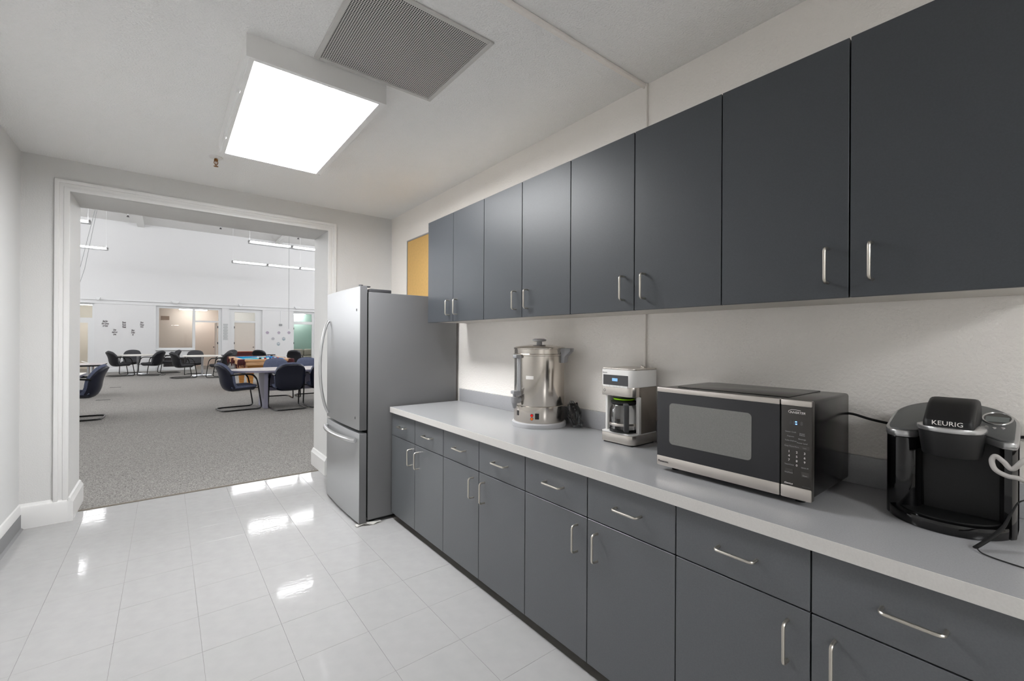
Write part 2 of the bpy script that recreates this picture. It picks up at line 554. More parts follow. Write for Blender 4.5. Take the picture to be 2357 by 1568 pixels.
# baseboards
bb = MB()
bb.prism([(YB - 0.03, 0), (YB, 0), (YB, 0.18), (YB - 0.006, 0.18), (YB - 0.012, 0.168), (YB - 0.024, 0.158), (YB - 0.03, 0.14)], XL, OX0, 'X')
struct(bb.build('baseboard_back', M['trimw'], angle=20))
bb = MB()
bb.prism([(YB - 0.03, 0), (YB, 0), (YB, 0.18), (YB - 0.006, 0.18), (YB - 0.012, 0.168), (YB - 0.024, 0.158), (YB - 0.03, 0.14)], OX1, XW, 'X')
struct(bb.build('baseboard_back_right', M['trimw'], angle=20))
for nm, x, sgn in (('baseboard_passage_left', OX0, 1), ('baseboard_passage_right', OX1, -1)):
    b = MB()
    b.prism([(x, 0), (x + sgn * 0.028, 0), (x + sgn * 0.028, 0.145), (x + sgn * 0.018, 0.16), (x + sgn * 0.012, 0.178), (x + sgn * 0.004, 0.185), (x, 0.185)], YB - 0.03, YJ, 'Y')
    struct(b.build(nm, M['trimw'], angle=20))
b = MB()
b.prism([(XL, 0.11), (XL + 0.014, 0.11), (XL + 0.014, 0.15), (XL + 0.008, 0.175), (XL, 0.18)], YN, YB, 'Y')
struct(b.build('baseboard_left', M['trimw'], angle=20))
b = MB()
b.prism([(XL, 0.0), (XL + 0.03, 0.0), (XL + 0.022, 0.008), (XL + 0.016, 0.012), (XL + 0.016, 0.11), (XL, 0.11)], YN, YB - 0.03, 'Y')
struct(b.build('baseboard_left_vinyl', M['vinylbase'], angle=20))
# raceway across the ceiling and down the wall
rc = MB()
rc.rbox((XL, 1.392, ZC - 0.016), (XW, 1.418, ZC), 0.004)
rc.rbox((XW - 0.014, 1.388, 0.99), (XW, 1.402, ZC), 0.003)
tag(rc.build('cable_raceway', M['wall_warm']), 'painted surface raceway crossing the ceiling and running down the right wall', 'raceway')

# ------------------------------------------------------------------ base cabinets
XF, XC = 1.3906, 1.3688
LY = [0.0245, 0.431, 0.8375, 1.244, 1.6505, 2.057, 2.4635, 2.870, 3.2755]
Z_CT, Z_CB, Z_S, Z_D = 0.890, 0.848, 0.668, 0.058
def pull_v(x, y, zc, half=0.057, proj=0.034):
    b = MB()
    r = 0.012
    pts = [(x, y, zc + half), (x - proj + r, y, zc + half)]
    pts += [(x - proj + r - r * math.sin(t), y, zc + half - r + r * math.cos(t)) for t in (0.4, 0.8, 1.2, PI / 2)]
    pts += [(x - proj, y, zc - half + r)]
    pts += [(x - proj + r - r * math.cos(t), y, zc - half + r - r * math.sin(t)) for t in (0.4, 0.8, 1.2, PI / 2)]
    pts += [(x, y, zc - half)]
    return b.tube(pts, 0.0047, n=10)
def pull_h(x, yc, z, half=0.057, proj=0.034):
    b = pull_v(x, 0, 0, half, proj)
    b.xform(Matrix.Translation((0, yc, z)) @ Matrix.Translation((x, 0, 0)) @ Matrix.Rotation(PI / 2, 4, 'X') @ Matrix.Translation((-x, 0, 0)))
    return b
base_lab = ['dark grey base cabinet of two drawers and two doors next to the refrigerator',
            'dark grey base cabinet under the steel hot water urn, second from the refrigerator',
            'dark grey base cabinet in front of the microwave, third from the refrigerator',
            'dark grey base cabinet nearest the camera, below the black pod brewer']
wall_lab = ['dark grey wall cabinet partly above the refrigerator, farthest of the row',
            'dark grey wall cabinet above the steel urn, second from the refrigerator',
            'dark grey wall cabinet above the drip coffee maker, third from the refrigerator',
            'dark grey wall cabinet at the right edge above the black pod brewer']
g = 0.0022
for u in range(4):
    y1, ym, y0 = LY[8 - 2 * u], LY[7 - 2 * u], LY[6 - 2 * u]
    t = thing('base_cabinet', ((XF + XW) / 2, ym, 0), base_lab[u], 'cabinet', 'base cabinets along the right wall')
    MB().box((XF + 0.024, y0 + 0.001, Z_D + 0.004), (XW - 0.004, y1 - 0.001, Z_CB)).build('body', M['base_lit'], t, smooth=False)
    MB().box((XF + 0.0205, y0 + 0.001, Z_D + 0.01), (XF + 0.0238, y1 - 0.001, Z_CB - 0.001)).build('gap_shade', M['gap'], t, smooth=False)  # black sheet behind the fronts, paints in the shade of the gaps
    MB().box((XF + 0.075, y0 + 0.001, 0.0005), (XF + 0.09, y1 - 0.001, Z_D + 0.004)).build('toe_kick', M['rubber'], t, smooth=False)
    for (a, b_, side) in ((ym, y1, 1), (y0, ym, -1)):
        dr = MB().rbox((XF, a + g, Z_S + g), (XF + 0.02, b_ - g, Z_CB - 0.006), 0.0012, 1).build('drawer', M['base_lit'], t)
        pull_h(XF, (a + b_) / 2 - 0.006, 0.757).build('handle', M['nickel'], dr)
        d = MB().rbox((XF, a + g, Z_D), (XF + 0.02, b_ - g, Z_S - g), 0.0012, 1).build('door', M['base_lit'], t)
        pull_v(XF, ym + side * 0.056, 0.564).build('handle', M['nickel'], d)
# worktop
t = thing('worktop', ((XC + XW) / 2, 1.64, Z_CB), 'long light grey laminate worktop with a pale front edge', 'worktop')
MB().box((XC + 0.0025, 0.0, Z_CB), (XW - 0.002, 3.262, Z_CT)).build('top', M['worktop'], t, smooth=False)
MB().rbox((XC, 0.0, Z_CB), (XC + 0.0025, 3.2645, Z_CT - 0.0004), 0.0008, 1).build('front_edge', M['worktop_edge'], t)
MB().rbox((XC + 0.0025, 3.262, Z_CB), (XW - 0.03, 3.2645, Z_CT - 0.0004), 0.0008, 1).build('end_edge', M['worktop_edge'], t)
tag(MB().rbox((XW - 0.022, 0.0, Z_CT), (XW - 0.002, 3.262, Z_CT + 0.105), 0.003, 2).build('backsplash', M['worktop']), 'low grey backsplash strip along the wall behind the appliances', 'backsplash')

# ------------------------------------------------------------------ wall cabinets
XU = 1.6501
UY = [0.017, 0.414, 0.8105, 1.2045, 1.601, 1.998, 2.395, 2.7915, 3.1845]
Z_UT, Z_UB = 2.353, 1.5504
for u in range(4):
    y1, ym, y0 = UY[8 - 2 * u], UY[7 - 2 * u], UY[6 - 2 * u]
    t = thing('wall_cabinet', ((XU + XW) / 2, ym, Z_UB), wall_lab[u], 'cabinet', 'wall cabinets along the right wall')
    MB().box((XU + 0.024, y0 + 0.0008, Z_UB + 0.006), (XW - 0.002, y1 - 0.0008, Z_UT - 0.004)).build('body', M['carcass'], t, smooth=False)
    MB().box((XU + 0.0205, y0 + 0.0008, Z_UB + 0.008), (XU + 0.0238, y1 - 0.0008, Z_UT - 0.005)).build('gap_shade', M['gap'], t, smooth=False)  # black sheet over the pale carcass, shade between doors as colour
    for (a, b_, side) in ((ym, y1, 1), (y0, ym, -1)):
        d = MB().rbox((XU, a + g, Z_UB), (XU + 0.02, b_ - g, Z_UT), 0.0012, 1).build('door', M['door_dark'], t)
        pull_v(XU, ym + side * 0.0555, 1.654, half=0.054).build('handle', M['nickel'], d)

# ------------------------------------------------------------------ refrigerator
FY0, FY1, FXD, FXB = 3.30, 4.15, 1.132, 1.21
t = thing('refrigerator', (1.57, 3.72, 0), 'stainless steel refrigerator with bottom freezer and bowed handles', 'refrigerator')
MB().rbox((FXB, FY0, 0.03), (1.99, FY1, 1.778), 0.006, 2).build('body', M['steel_side'], t)
MB().box((FXB - 0.012, FY0 + 0.012, 0.05), (FXB + 0.004, FY1 - 0.012, 1.77)).build('gasket', M['gap'], t, smooth=False)
MB().box((FXB + 0.03, FY0 + 0.03, 0.006), (1.95, FY1 - 0.03, 0.032)).build('base_grille', M['rubber'], t, smooth=False)
def fdoor(z0, z1):
    n = 10
    pts = []
    for i in range(n + 1):                     # gently convex front
        k = i / n
        pts.append((FXD + 0.012 * (2 * k - 1) ** 2, FY0 + (FY1 - FY0) * k))
    pts = [(FXB - 0.012, FY0)] + pts + [(FXB - 0.012, FY1)]
    return MB().prism(pts, z0, z1, 'Z', bevel=0.004)
d1 = fdoor(0.722, 1.818).build('upper_door', M['steel_front'], t)
d2 = fdoor(0.020, 0.700).build('freezer_drawer', M['steel_front'], t)
for dd in (d1, d2):                      # painted sides, brushed front
    dd.data.materials.append(M['steel_side'])
    for p in dd.data.polygons:
        if abs(p.normal.y) > 0.9:
            p.material_index = 1
hy = 4.06
b = MB()
pts = []
for i in range(25):
    k = i / 24
    z = 0.765 + 0.81 * k
    bow = 0.068 * (1 - (2 * k - 1) ** 2) ** 0.75
    pts.append((FXD - 0.004 - bow, hy, z))
b.tube(pts, 0.016, n=12, flat=0.75)
b.build('handle', M['steel_handle'], d1)
b = MB()
pts = []
for i in range(25):
    k = i / 24
    bow = 0.062 * (1 - (2 * k - 1) ** 2) ** 0.7
    pts.append((FXD - 0.004 - bow, 3.345 + 0.765 * k, 0.645))
b.tube(pts, 0.017, n=12, flat=1.1)
b.build('handle', M['steel_handle'], d2)
b = MB()
b.rbox((1.225, FY0 + 0.02, 1.778), (1.40, FY0 + 0.10, 1.806), 0.005)
b.build('hinge_cover', M['dark_plastic'], t)
b = MB()
b.cyl((1.165, FY0 + 0.045, 1.815), (1.165, FY0 + 0.045, 1.832), 0.016)
b.rbox((1.165, FY0 + 0.03, 1.816), (1.235, FY0 + 0.06, 1.826), 0.003)
b.build('hinge', M['dark_plastic'], t)
for y in (FY0 + 0.06, FY1 - 0.06):
    MB().cyl((1.19, y, 0.0), (1.19, y, 0.03), 0.018).build('foot', M['rubber'], t)
for y, z in ((3.36, 1.63), (3.38, 0.80)):
    MB().rbox((FXD + 0.0055, y, z), (FXD + 0.012, y + 0.007, z + 0.02), 0.002, 1).build('screw_cover', M['rubber'], d1)
# crumpled paper strip by the fridge foot
b = MB()
def crump(u, v):
    x = 1.125 + 0.19 * u
    y = 3.292 - 0.03 * u + 0.05 * v + 0.008 * math.sin(9 * u)
    return (x, y, 0.003 + 0.016 * abs(math.sin(5 * u + 3 * v)) * (0.3 + u * (1 - u) * 2.4))
b.grid(crump, 16, 5)
ret = bmesh.ops.solidify(b.bm, geom=list(b.bm.faces), thickness=0.002)
tag(b.build('paper_strip', M['paper'], angle=60), 'crumpled white paper strip on the floor by the refrigerator foot', 'paper')

# ------------------------------------------------------------------ cork board
t = thing('cork_board', (2.0, 3.80, 1.50), 'tan cork notice board in a thin aluminium frame above the refrigerator', 'notice board')
MB().box((2.002, 3.35, 1.652), (2.0155, 4.328, 2.452)).build('cork_panel', M['cork'], t, smooth=False)
b = MB()
for a0, a1 in (((3.337, 1.64), (4.34, 1.653)), ((3.337, 2.451), (4.34, 2.464)), ((3.337, 1.653), (3.35, 2.451)), ((4.327, 1.653), (4.34, 2.451))):
    b.box((1.997, a0[0], a0[1]), (2.0155, a1[0], a1[1]))
b.build('frame', M['alu'], t, smooth=False)

# ------------------------------------------------------------------ hot water urn
ux, uy, uz = 1.826, 2.036, Z_CT
t = thing('hot_water_urn', (ux, uy, uz), 'tall stainless steel hot water urn with grey tap and lid knob', 'urn')
R = 0.157
MB().lathe([(0.166, 0.0), (0.168, 0.006), (0.168, 0.024), (0.160, 0.030)], (ux, uy, uz), 48).build('base_ring', M['urn_base'], t)
MB().lathe([(R - 0.002, 0.028), (R, 0.032), (R, 0.128), (R - 0.002, 0.130)], (ux, uy, uz), 64).build('heater_section', M['urn_steel'], t)
MB().lathe([(R - 0.004, 0.128), (R - 0.001, 0.134), (R - 0.001, 0.430), (R + 0.004, 0.433), (R + 0.004, 0.440), (R - 0.001, 0.443), (R - 0.001, 0.468), (R + 0.003, 0.470), (R + 0.003, 0.474), (R - 0.004, 0.474)], (ux, uy, uz), 64).build('tank', M['urn_steel'], t)
lid = MB().lathe([(R + 0.002, 0.472), (R + 0.004, 0.478), (R - 0.01, 0.484), (0.06, 0.497), (0.0, 0.499)], (ux, uy, uz), 64).build('lid', M['urn_steel'], t)
MB().lathe([(0.018, 0.494), (0.016, 0.515), (0.042, 0.520), (0.044, 0.528), (0.030, 0.534), (0.0, 0.535)], (ux, uy, uz), 32).build('knob', M['urn_grey'], lid)
# direction angles: camera at 228 deg; tap towards -X
def udir(a):
    a = math.radians(a)
    return Vector((math.cos(a), math.sin(a), 0))
def uframe(a):
    d = udir(a)
    return Matrix.Translation((ux, uy, uz)) @ Matrix(((d.x, -d.y, 0, 0), (d.y, d.x, 0, 0), (0, 0, 1, 0), (0, 0, 0, 1)))
fm = uframe(178)
b = MB()
b.cyl((R - 0.01, 0, 0.165), (R + 0.035, 0, 0.165), 0.02, n=20)
b.cyl((R + 0.035, 0, 0.185), (R + 0.035, 0, 0.150), 0.022, n=20)
b.cyl((R + 0.035, 0, 0.150), (R + 0.035, 0, 0.118), 0.018, 0.010, n=20)
b.xform(fm)
tap = b.build('tap', M['urn_grey'], t)
b = MB()
b.cyl((R + 0.035, 0, 0.185), (R + 0.035, 0, 0.205), 0.009, n=12)
b.rbox((R + 0.018, -0.018, 0.203), (R + 0.052, 0.018, 0.222), 0.005)
b.xform(fm)
b.build('lever', M['urn_grey'], tap)
b = MB()
b.tube([(R + 0.022, 0, 0.205), (R + 0.022, 0, 0.425)], 0.011, n=14)
b.xform(fm)
ga = b.build('sight_glass', M['glass'], t)
b = MB()
for z0_, z1_ in ((0.190, 0.218), (0.416, 0.438)):
    b = MB()
    b.rbox((R - 0.006, -0.018, z0_), (R + 0.036, 0.018, z1_), 0.004)
    b.xform(fm)
    b.build('gauge_bracket', M['urn_grey'], t)
b = MB()
b.rbox((R - 0.002, -0.016, 0.21), (R + 0.006, 0.016, 0.42), 0.003)
b.xform(fm)
b.build('gauge_back', M['urn_base'], t)
def arc_patch(a, half, z0, z1, rr, name, m, par):
    b = MB()
    aa = [math.radians(a - half + 2 * half * i / 6) for i in range(7)]
    ins = [(ux + (rr - 0.006) * math.cos(q), uy + (rr - 0.006) * math.sin(q)) for q in aa]
    out = [(ux + rr * math.cos(q), uy + rr * math.sin(q)) for q in aa]
    b.prism(ins + out[::-1], uz + z0, uz + z1, 'Z', bevel=0.0008, seg=1)
    return b.build(name, m, par)
for a in (296, 62):
    b = MB()
    b.prism([(R - 0.005, 0.388), (R + 0.016, 0.388), (R + 0.022, 0.425), (R + 0.048, 0.452), (R + 0.056, 0.458), (R + 0.056, 0.476), (R - 0.03, 0.478), (R - 0.005, 0.45)], -0.036, 0.036, 'Y', bevel=0.004)
    b.xform(uframe(a))
    b.build('handle', M['urn_grey'], t)
arc_patch(224, 4.2, 0.058, 0.092, R + 0.004, 'switch', M['black'], t)
for z, m_ in ((0.079, 'red_lamp'), (0.059, 'amber_lamp')):
    b = MB()
    b.cyl((R - 0.004, 0, z), (R + 0.004, 0, z), 0.0075, n=16)
    b.xform(uframe(212.5))
    b.build('indicator', M[m_], t)
    b = MB()
    b.cyl((R - 0.004, 0, z), (R + 0.002, 0, z), 0.0092, n=16)
    b.xform(uframe(212.5))
    b.build('indicator_bezel', M['black'], t)
arc_patch(207, 9.0, 0.292, 0.312, R + 0.0005, 'warning_label', M['off_white'], t)
arc_patch(174, 3.0, 0.07, 0.10, R + 0.002, 'rating_plate', M['print_dark'], t)

# bagged cord beside the urn
t = thing('bagged_power_cord', (1.925, 1.85, Z_CT), 'coiled black power cord in a clear plastic bag beside the urn', 'cord')
for k in range(6):
    pts = []
    for i in range(28):
        a = 2 * PI * i / 28
        r1, r2 = 0.012 + 0.0045 * k, 0.058 + 0.004 * (k % 3)
        c = Vector((1.937 + 0.008 * (k - 2.5), 1.838 + 0.005 * math.sin(k * 2.1), Z_CT + 0.078))
        p = Vector((0.35 * r1 * math.sin(2 * a + k), r1 * math.cos(a + 0.3 * math.sin(2 * a)), r2 * math.sin(a)))
        p = Matrix.Rotation(-0.24, 3, 'X') @ p
        pts.append(c + p)
    MB().tube(pts, 0.0046, n=7, closed=True).build('cord_loop', M['rubber'], t)
b = MB()
def bagf(u, v):
    a = 2 * PI * u
    k = (0.25 + 0.75 * math.sin(PI * min(max(v * 0.8 + 0.16, 0), 1)) ** 0.8) * (1.0 if v < 0.8 else 1 - 0.5 * (v - 0.8) / 0.2)
    wob = 1 + 0.20 * math.sin(5 * a + 9 * v) + 0.12 * math.sin(11 * a - 14 * v) + 0.06 * math.sin(17 * a + 21 * v)
    z = Z_CT + 0.003 + 0.155 * v
    return (1.936 + 0.030 * k * wob * math.cos(a), 1.818 + 0.045 * v + 0.044 * k * wob * math.sin(a), z)
b.grid(bagf, 60, 20, closed_u=True)
b.build('bag', M['bag'], t, fix=False)

# ------------------------------------------------------------------ drip coffee maker
cx0, cx1, cy0, cy1, cz = 1.787, 1.985, 1.308, 1.506, Z_CT
t = thing('drip_coffee_maker', ((cx0 + cx1) / 2, (cy0 + cy1) / 2, cz), 'white and steel drip coffee maker with glass carafe', 'coffee maker')
rr_ = 0.035
base_poly = arc(cx0 + rr_, cy0 + rr_, rr_, 180, 270, 6) + [(cx1, cy0), (cx1, cy1), (cx0 + 0.008, cy1), (cx0, cy1 - 0.008)]
MB().prism(base_poly, cz + 0.006, cz + 0.052, 'Z', bevel=0.003).build('base', M['cm_steel'], t)
MB().prism([(cx0 + 0.01, cy0 + 0.01), (cx1 - 0.01, cy0 + 0.01), (cx1 - 0.01, cy1 - 0.01), (cx0 + 0.01, cy1 - 0.01)], cz, cz + 0.008, 'Z').build('foot_plate', M['rubber'], t)
MB().prism(base_poly, cz + 0.052, cz + 0.060, 'Z', bevel=0.003).build('base_rim', M['white_plastic'], t)
MB().rbox((1.90, cy0 + 0.002, cz + 0.058), (cx1, cy1 - 0.002, cz + 0.29), 0.004).build('tower', M['cm_side'], t)
MB().rbox((1.890, cy0 + 0.018, cz + 0.058), (1.902, cy1 - 0.002, cz + 0.25), 0.004).build('tower_front', M['white_plastic'], t)
MB().rbox((1.815, cy1 - 0.020, cz + 0.058), (1.905, cy1 - 0.004, cz + 0.25), 0.006).build('side_wing', M['white_plastic'], t)
# right side panel with a rounded cut-out edge
MB().prism([(1.858, cz + 0.058), (cx1, cz + 0.058), (cx1, cz + 0.29), (1.838, cz + 0.29), (1.838, cz + 0.248)] + arc(1.846, cz + 0.236, 0.012, 90, 0, 5), cy0, cy0 + 0.018, 'Y', bevel=0.002).build('side_panel', M['cm_side'], t)
MB().prism([(1.84, cz + 0.06), (1.858, cz + 0.06), (1.858, cz + 0.24), (1.84, cz + 0.245)], cy0 + 0.002, cy0 + 0.02, 'Y', bevel=0.002).build('side_wing', M['white_plastic'], t)
head_poly = base_poly
MB().prism(arc(cx0 + rr_, cy0 + rr_, rr_, 180, 270, 6) + [(1.838, cy0), (1.838, cy1), (cx0 + 0.008, cy1), (cx0, cy1 - 0.008)], cz + 0.243, cz + 0.292, 'Z', bevel=0.002).build('filter_drawer', M['cm_steel'], t)
MB().box((1.838, cy0 + 0.018, cz + 0.245), (1.905, cy1 - 0.002, cz + 0.292)).build('filter_housing', M['white_plastic'], t, smooth=False)
hd = MB().prism(head_poly, cz + 0.290, cz + 0.376, 'Z', bevel=0.003).build('head', M['white_plastic'], t)
MB().prism([(p[0] + (0.004 if p[0] < 1.9 else 0), p[1]) for p in head_poly], cz + 0.376, cz + 0.384, 'Z', bevel=0.003).build('lid', M['cm_steel'], t)
MB().cyl((1.955, 1.36, cz + 0.384), (1.955, 1.38, cz + 0.390), 0.007, n=10).build('lid_hinge', M['cm_steel'], t)
pn = MB().rbox((cx0 - 0.002, 1.338, cz + 0.297), (cx0 + 0.004, 1.492, cz + 0.349), 0.0015, 1).build('display_panel', M['dark_plastic'], hd)
MB().rbox((cx0 - 0.003, 1.400, cz + 0.318), (cx0, 1.434, cz + 0.333), 0.0008, 1).build('lcd', M['lcd'], hd)
for k in range(7):
    y = 1.338 + k * 0.022
    MB().rbox((cx0 - 0.004, y + 0.0006, cz + 0.287), (cx0 + 0.002, y + 0.0214, cz + 0.297), 0.001, 1).build('button', M['white_plastic'], hd)
text_part('brand_print', [('BRAUN', (cx0 - 0.0006, 1.482, cz + 0.359), 0.009, 1.0)], M['print_grey'], hd, FACE_MX)
b = MB()
b.tube([(cx0 - 0.001, 1.484 + 0.0055 * math.cos(2 * PI * i / 16), cz + 0.268 + 0.0065 * math.sin(2 * PI * i / 16)) for i in range(16)], 0.0009, n=6, closed=True)
b.build('power_button', M['print_grey'], t)
# carafe
ccx, ccy = 1.845, 1.405
ca = thing('glass_carafe', (ccx, ccy, cz + 0.060), 'clear glass carafe with grey handle inside the drip coffee maker', 'carafe')
MB().lathe([(0.066, 0.004), (0.072, 0.012), (0.073, 0.035), (0.074, 0.075), (0.071, 0.115), (0.060, 0.138), (0.057, 0.142), (0.055, 0.142), (0.058, 0.137), (0.069, 0.113), (0.072, 0.075), (0.071, 0.035), (0.070, 0.013), (0.064, 0.006)], (ccx, ccy, cz + 0.06), 40).build('glass_body', M['glass'], ca)
MB().lathe([(0.066, 0.0), (0.074, 0.003), (0.074, 0.016), (0.066, 0.018)], (ccx, ccy, cz + 0.06), 40).build('base_band', M['gloss_black'], ca)
MB().lathe([(0.0735, 0.034), (0.0748, 0.036), (0.0748, 0.046), (0.0735, 0.048)], (ccx, ccy, cz + 0.06), 40, closed=True).build('steel_band', M['cm_steel'], ca)
MB().lathe([(0.058, 0.138), (0.066, 0.146), (0.066, 0.154), (0.050, 0.160), (0.0, 0.162)], (ccx, ccy, cz + 0.06), 40).build('lid', M['soft_black'], ca)
MB().lathe([(0.050, 0.162), (0.054, 0.165), (0.054, 0.169), (0.050, 0.170)], (ccx, ccy, cz + 0.06), 40).build('green_ring', M['green'], ca)
MB().lathe([(0.046, 0.169), (0.056, 0.176), (0.056, 0.182), (0.0, 0.183)], (ccx, ccy, cz + 0.06), 40).build('filter_outlet', M['soft_black'], t)
b = MB()
b.prism([(0.062, 0.150), (0.098, 0.152), (0.110, 0.146), (0.114, 0.13), (0.112, 0.03), (0.106, 0.014), (0.076, 0.016), (0.076, 0.024), (0.094, 0.030), (0.096, 0.118), (0.088, 0.128), (0.062, 0.130)], -0.012, 0.012, 'Y', bevel=0.003)
dv = Vector((-0.72, -0.69, 0)).normalized()
b.xform(Matrix.Translation((ccx, ccy, cz + 0.06)) @ Matrix(((dv.x, -dv.y, 0, 0), (dv.y, dv.x, 0, 0), (0, 0, 1, 0), (0, 0, 0, 1))))
b.build('handle', M['dark_plastic'], ca)

# ------------------------------------------------------------------ microwave
mx0, mx1, my0, my1, mz0, mz1 = 1.572, 1.975, 0.487, 1.034, 0.910, 1.226
ms = 0.5765
t = thing('microwave_oven', ((mx0 + mx1) / 2, (my0 + my1) / 2, Z_CT), 'black and stainless countertop microwave oven with keypad', 'microwave')
MB().rbox((mx0 + 0.028, my0 + 0.006, mz0 + 0.002), (mx1, my1 - 0.006, mz1 - 0.002), 0.010, 3).build('case', M['mw_body'], t)
MB().rbox((mx0 + 0.07, my0 + 0.09, mz1 - 0.004), (mx1 - 0.02, my1 - 0.05, mz1 + 0.001), 0.004, 2).build('top_panel', M['mw_body'], t)
door = MB().rbox((mx0 + 0.002, ms + 0.0015, mz0 + 0.001), (mx0 + 0.027, my1, mz1), 0.004, 2).build('door', M['mw_door'], t)
MB().rbox((mx0, ms + 0.0015, mz1 - 0.019), (mx0 + 0.02, my1 - 0.0005, mz1), 0.003, 2).build('top_band', M['mw_steel'], door)
lb = MB().rbox((mx0, ms + 0.0015, mz0), (mx0 + 0.02, my1 - 0.0005, mz0 + 0.040), 0.004, 2).build('lower_band', M['mw_steel'], door)
b = MB()
b.prism(rrect(0.666, 1.003, 0.977, 1.166, 0.014), mx0 + 0.0005, mx0 + 0.006, 'X')
b.build('window', M['mw_win'], door)
cp = MB().rbox((mx0 + 0.002, my0, mz0 + 0.001), (mx0 + 0.027, ms - 0.0015, mz1), 0.004, 2).build('control_panel', M['mw_panel'], t)
MB().rbox((mx0, my0 + 0.0005, mz1 - 0.019), (mx0 + 0.02, ms - 0.0015, mz1), 0.003, 2).build('top_band', M['mw_steel'], cp)
MB().rbox((mx0, my0 + 0.0005, mz0), (mx0 + 0.02, ms - 0.0015, mz0 + 0.040), 0.004, 2).build('lower_band', M['mw_steel'], cp)
for y in (my0 + 0.05, my1 - 0.05):
    for x in (mx0 + 0.06, mx1 - 0.05):
        MB().lathe([(0.014, 0.0), (0.016, 0.021)], (x, y, Z_CT), 14).build('foot', M['rubber'], t)
px = mx0 + 0.0012
text_part('brand_print', [('Panasonic', (mx0 - 0.0006, 1.0025, mz0 + 0.0185), 0.0115, 1.0)], M['print_dark'], lb, FACE_MX)
text_part('inverter_print', [('INVERTER', (px, 0.5275, 1.186), 0.0100, 1.0)], M['off_white'], cp, FACE_MX, shear=0.25)
b = MB()
b.tube([(px, 0.546 + 0.0068 * math.cos(a), 1.1895 + 0.004 * math.sin(a)) for a in [PI * (0.35 + 0.95 * i / 12) for i in range(13)]][::-1] + [(px, 0.53, 1.194), (px, 0.52, 1.1925)][::-1] if False else
       [(px, 0.518, 1.1935), (px, 0.532, 1.1952), (px, 0.545, 1.1942), (px, 0.5515, 1.191), (px, 0.553, 1.1875), (px, 0.5505, 1.1845)], 0.0007, n=5)
b.build('inverter_swoosh', M['off_white'], cp)
MB().box((px - 0.0004, 0.5285, 1.1555), (px, 0.5330, 1.1585)).build('display_colon', M['blue_led'], cp, smooth=False)
MB().box((px - 0.0004, 0.5280, 1.1485), (px, 0.5325, 1.1515)).build('display_colon', M['blue_led'], cp, smooth=False)
text_part('display_ghost_digits', [('8', (px, 0.5455, 1.153), 0.017, 0.8), ('8', (px, 0.5375, 1.153), 0.017, 0.8), ('8', (px, 0.5155, 1.153), 0.017, 0.8)], M['print_dim'], cp, FACE_MX)
kx = [0.5505, 0.5285, 0.5065]
for (a, c_, z0, z1) in ((0.494, 0.562, 1.072, 1.083), (0.540, 0.562, 0.989, 1.004), (0.494, 0.5155, 0.986, 1.001)):
    MB().box((px - 0.0001, a, z0), (px + 0.002, c_, z1)).build('key_patch', M['mw_key'], cp, smooth=False)
digits = []
for k, d in enumerate('123456789'):
    digits.append((d, (px, kx[k % 3], 1.0600 - 0.0138 * (k // 3)), 0.0100, 1.0))
digits.append(('0', (px, kx[1], 1.0185), 0.0100, 1.0))
text_part('number_keys', digits, M['off_white'], cp, FACE_MX)
text_part('key_print', [('Sensor Cook', (px, 0.546, 1.1235), 0.0058, 1.0), ('Sensor\nReheat', (px, 0.5135, 1.119), 0.0055, 1.0),
    ('Popcorn', (px, 0.546, 1.109), 0.0058, 1.0), ('Beverage', (px, 0.5135, 1.104), 0.0058, 1.0),
    ('Turbo Defrost', (px, 0.546, 1.0950), 0.0056, 1.0), ('Power Level', (px, 0.5135, 1.0915), 0.0058, 1.0),
    ('Keep Warm', (px, 0.5495, 1.0775), 0.0055, 1.0), ('More', (px, kx[1], 1.0772), 0.0055, 1.0), ('Less', (px, kx[2], 1.0772), 0.0055, 1.0),
    ('Timer/Clock', (px, 0.5500, 1.0180), 0.0052, 1.0), ('Quick 30', (px, 0.5060, 1.0150), 0.0054, 1.0),
    ('Stop/Reset', (px, 0.5510, 0.9925), 0.0054, 1.0), ('Start', (px, 0.5055, 0.9905), 0.0066, 1.0)], M['print_grey'], cp, FACE_MX)
text_part('genius_print', [('Genius', (px, 0.5520, 0.9575), 0.0078, 1.15)], M['off_white'], cp, FACE_MX, shear=0.2)
text_part('model_print', [('NN-SC73NS', (px, 0.5020, 0.9560), 0.0042, 1.0)], M['print_dim'], cp, FACE_MX)
# its mains lead
lead = smoothpath([(1.972, 0.50, 1.150), (1.974, 0.476, 1.148), (1.980, 0.435, 1.137), (2.000, 0.385, 1.126), (2.009, 0.33, 1.12), (2.009, 0.16, 1.12), (2.009, 0.02, 1.14)], 6)
tag(MB().tube(lead, 0.0045, n=8).build('microwave_lead', M['rubber']), 'black mains lead running along the wall from the microwave', 'cord')

# ------------------------------------------------------------------ pod brewer
kxw, kyw, kz = 1.80, 0.212, Z_CT
t = thing('pod_coffee_brewer', (kxw, kyw, kz), 'black single-serve pod coffee brewer with silver rim', 'coffee maker')
def kp(l, f):                       # local (left, forward) -> world plan
    return (kxw - f, kyw + l)
def kpoly(pts):
    return [kp(*p) for p in pts]
def ell(cl, cf, rl, rf, a0, a1, n=12):
    return [(cl + rl * math.cos(math.radians(a0 + (a1 - a0) * i / n)), cf + rf * math.sin(math.radians(a0 + (a1 - a0) * i / n))) for i in range(n + 1)]
def slope(b, z_from=0.2):
    for v in b.bm.verts:
        if v.co.z > kz + z_from:
            f = kxw - v.co.x
            v.co.z += 0.31 * max(0.0, 0.045 - f)
    return b
tray = ell(0, 0.0, 0.132, 0.140, 8, 172, 20) + [(-0.13, -0.05), (0.13, -0.05)]
MB().prism(kpoly(tray), kz, kz + 0.032, 'Z', bevel=0.003).build('base', M['gloss_black'], t)
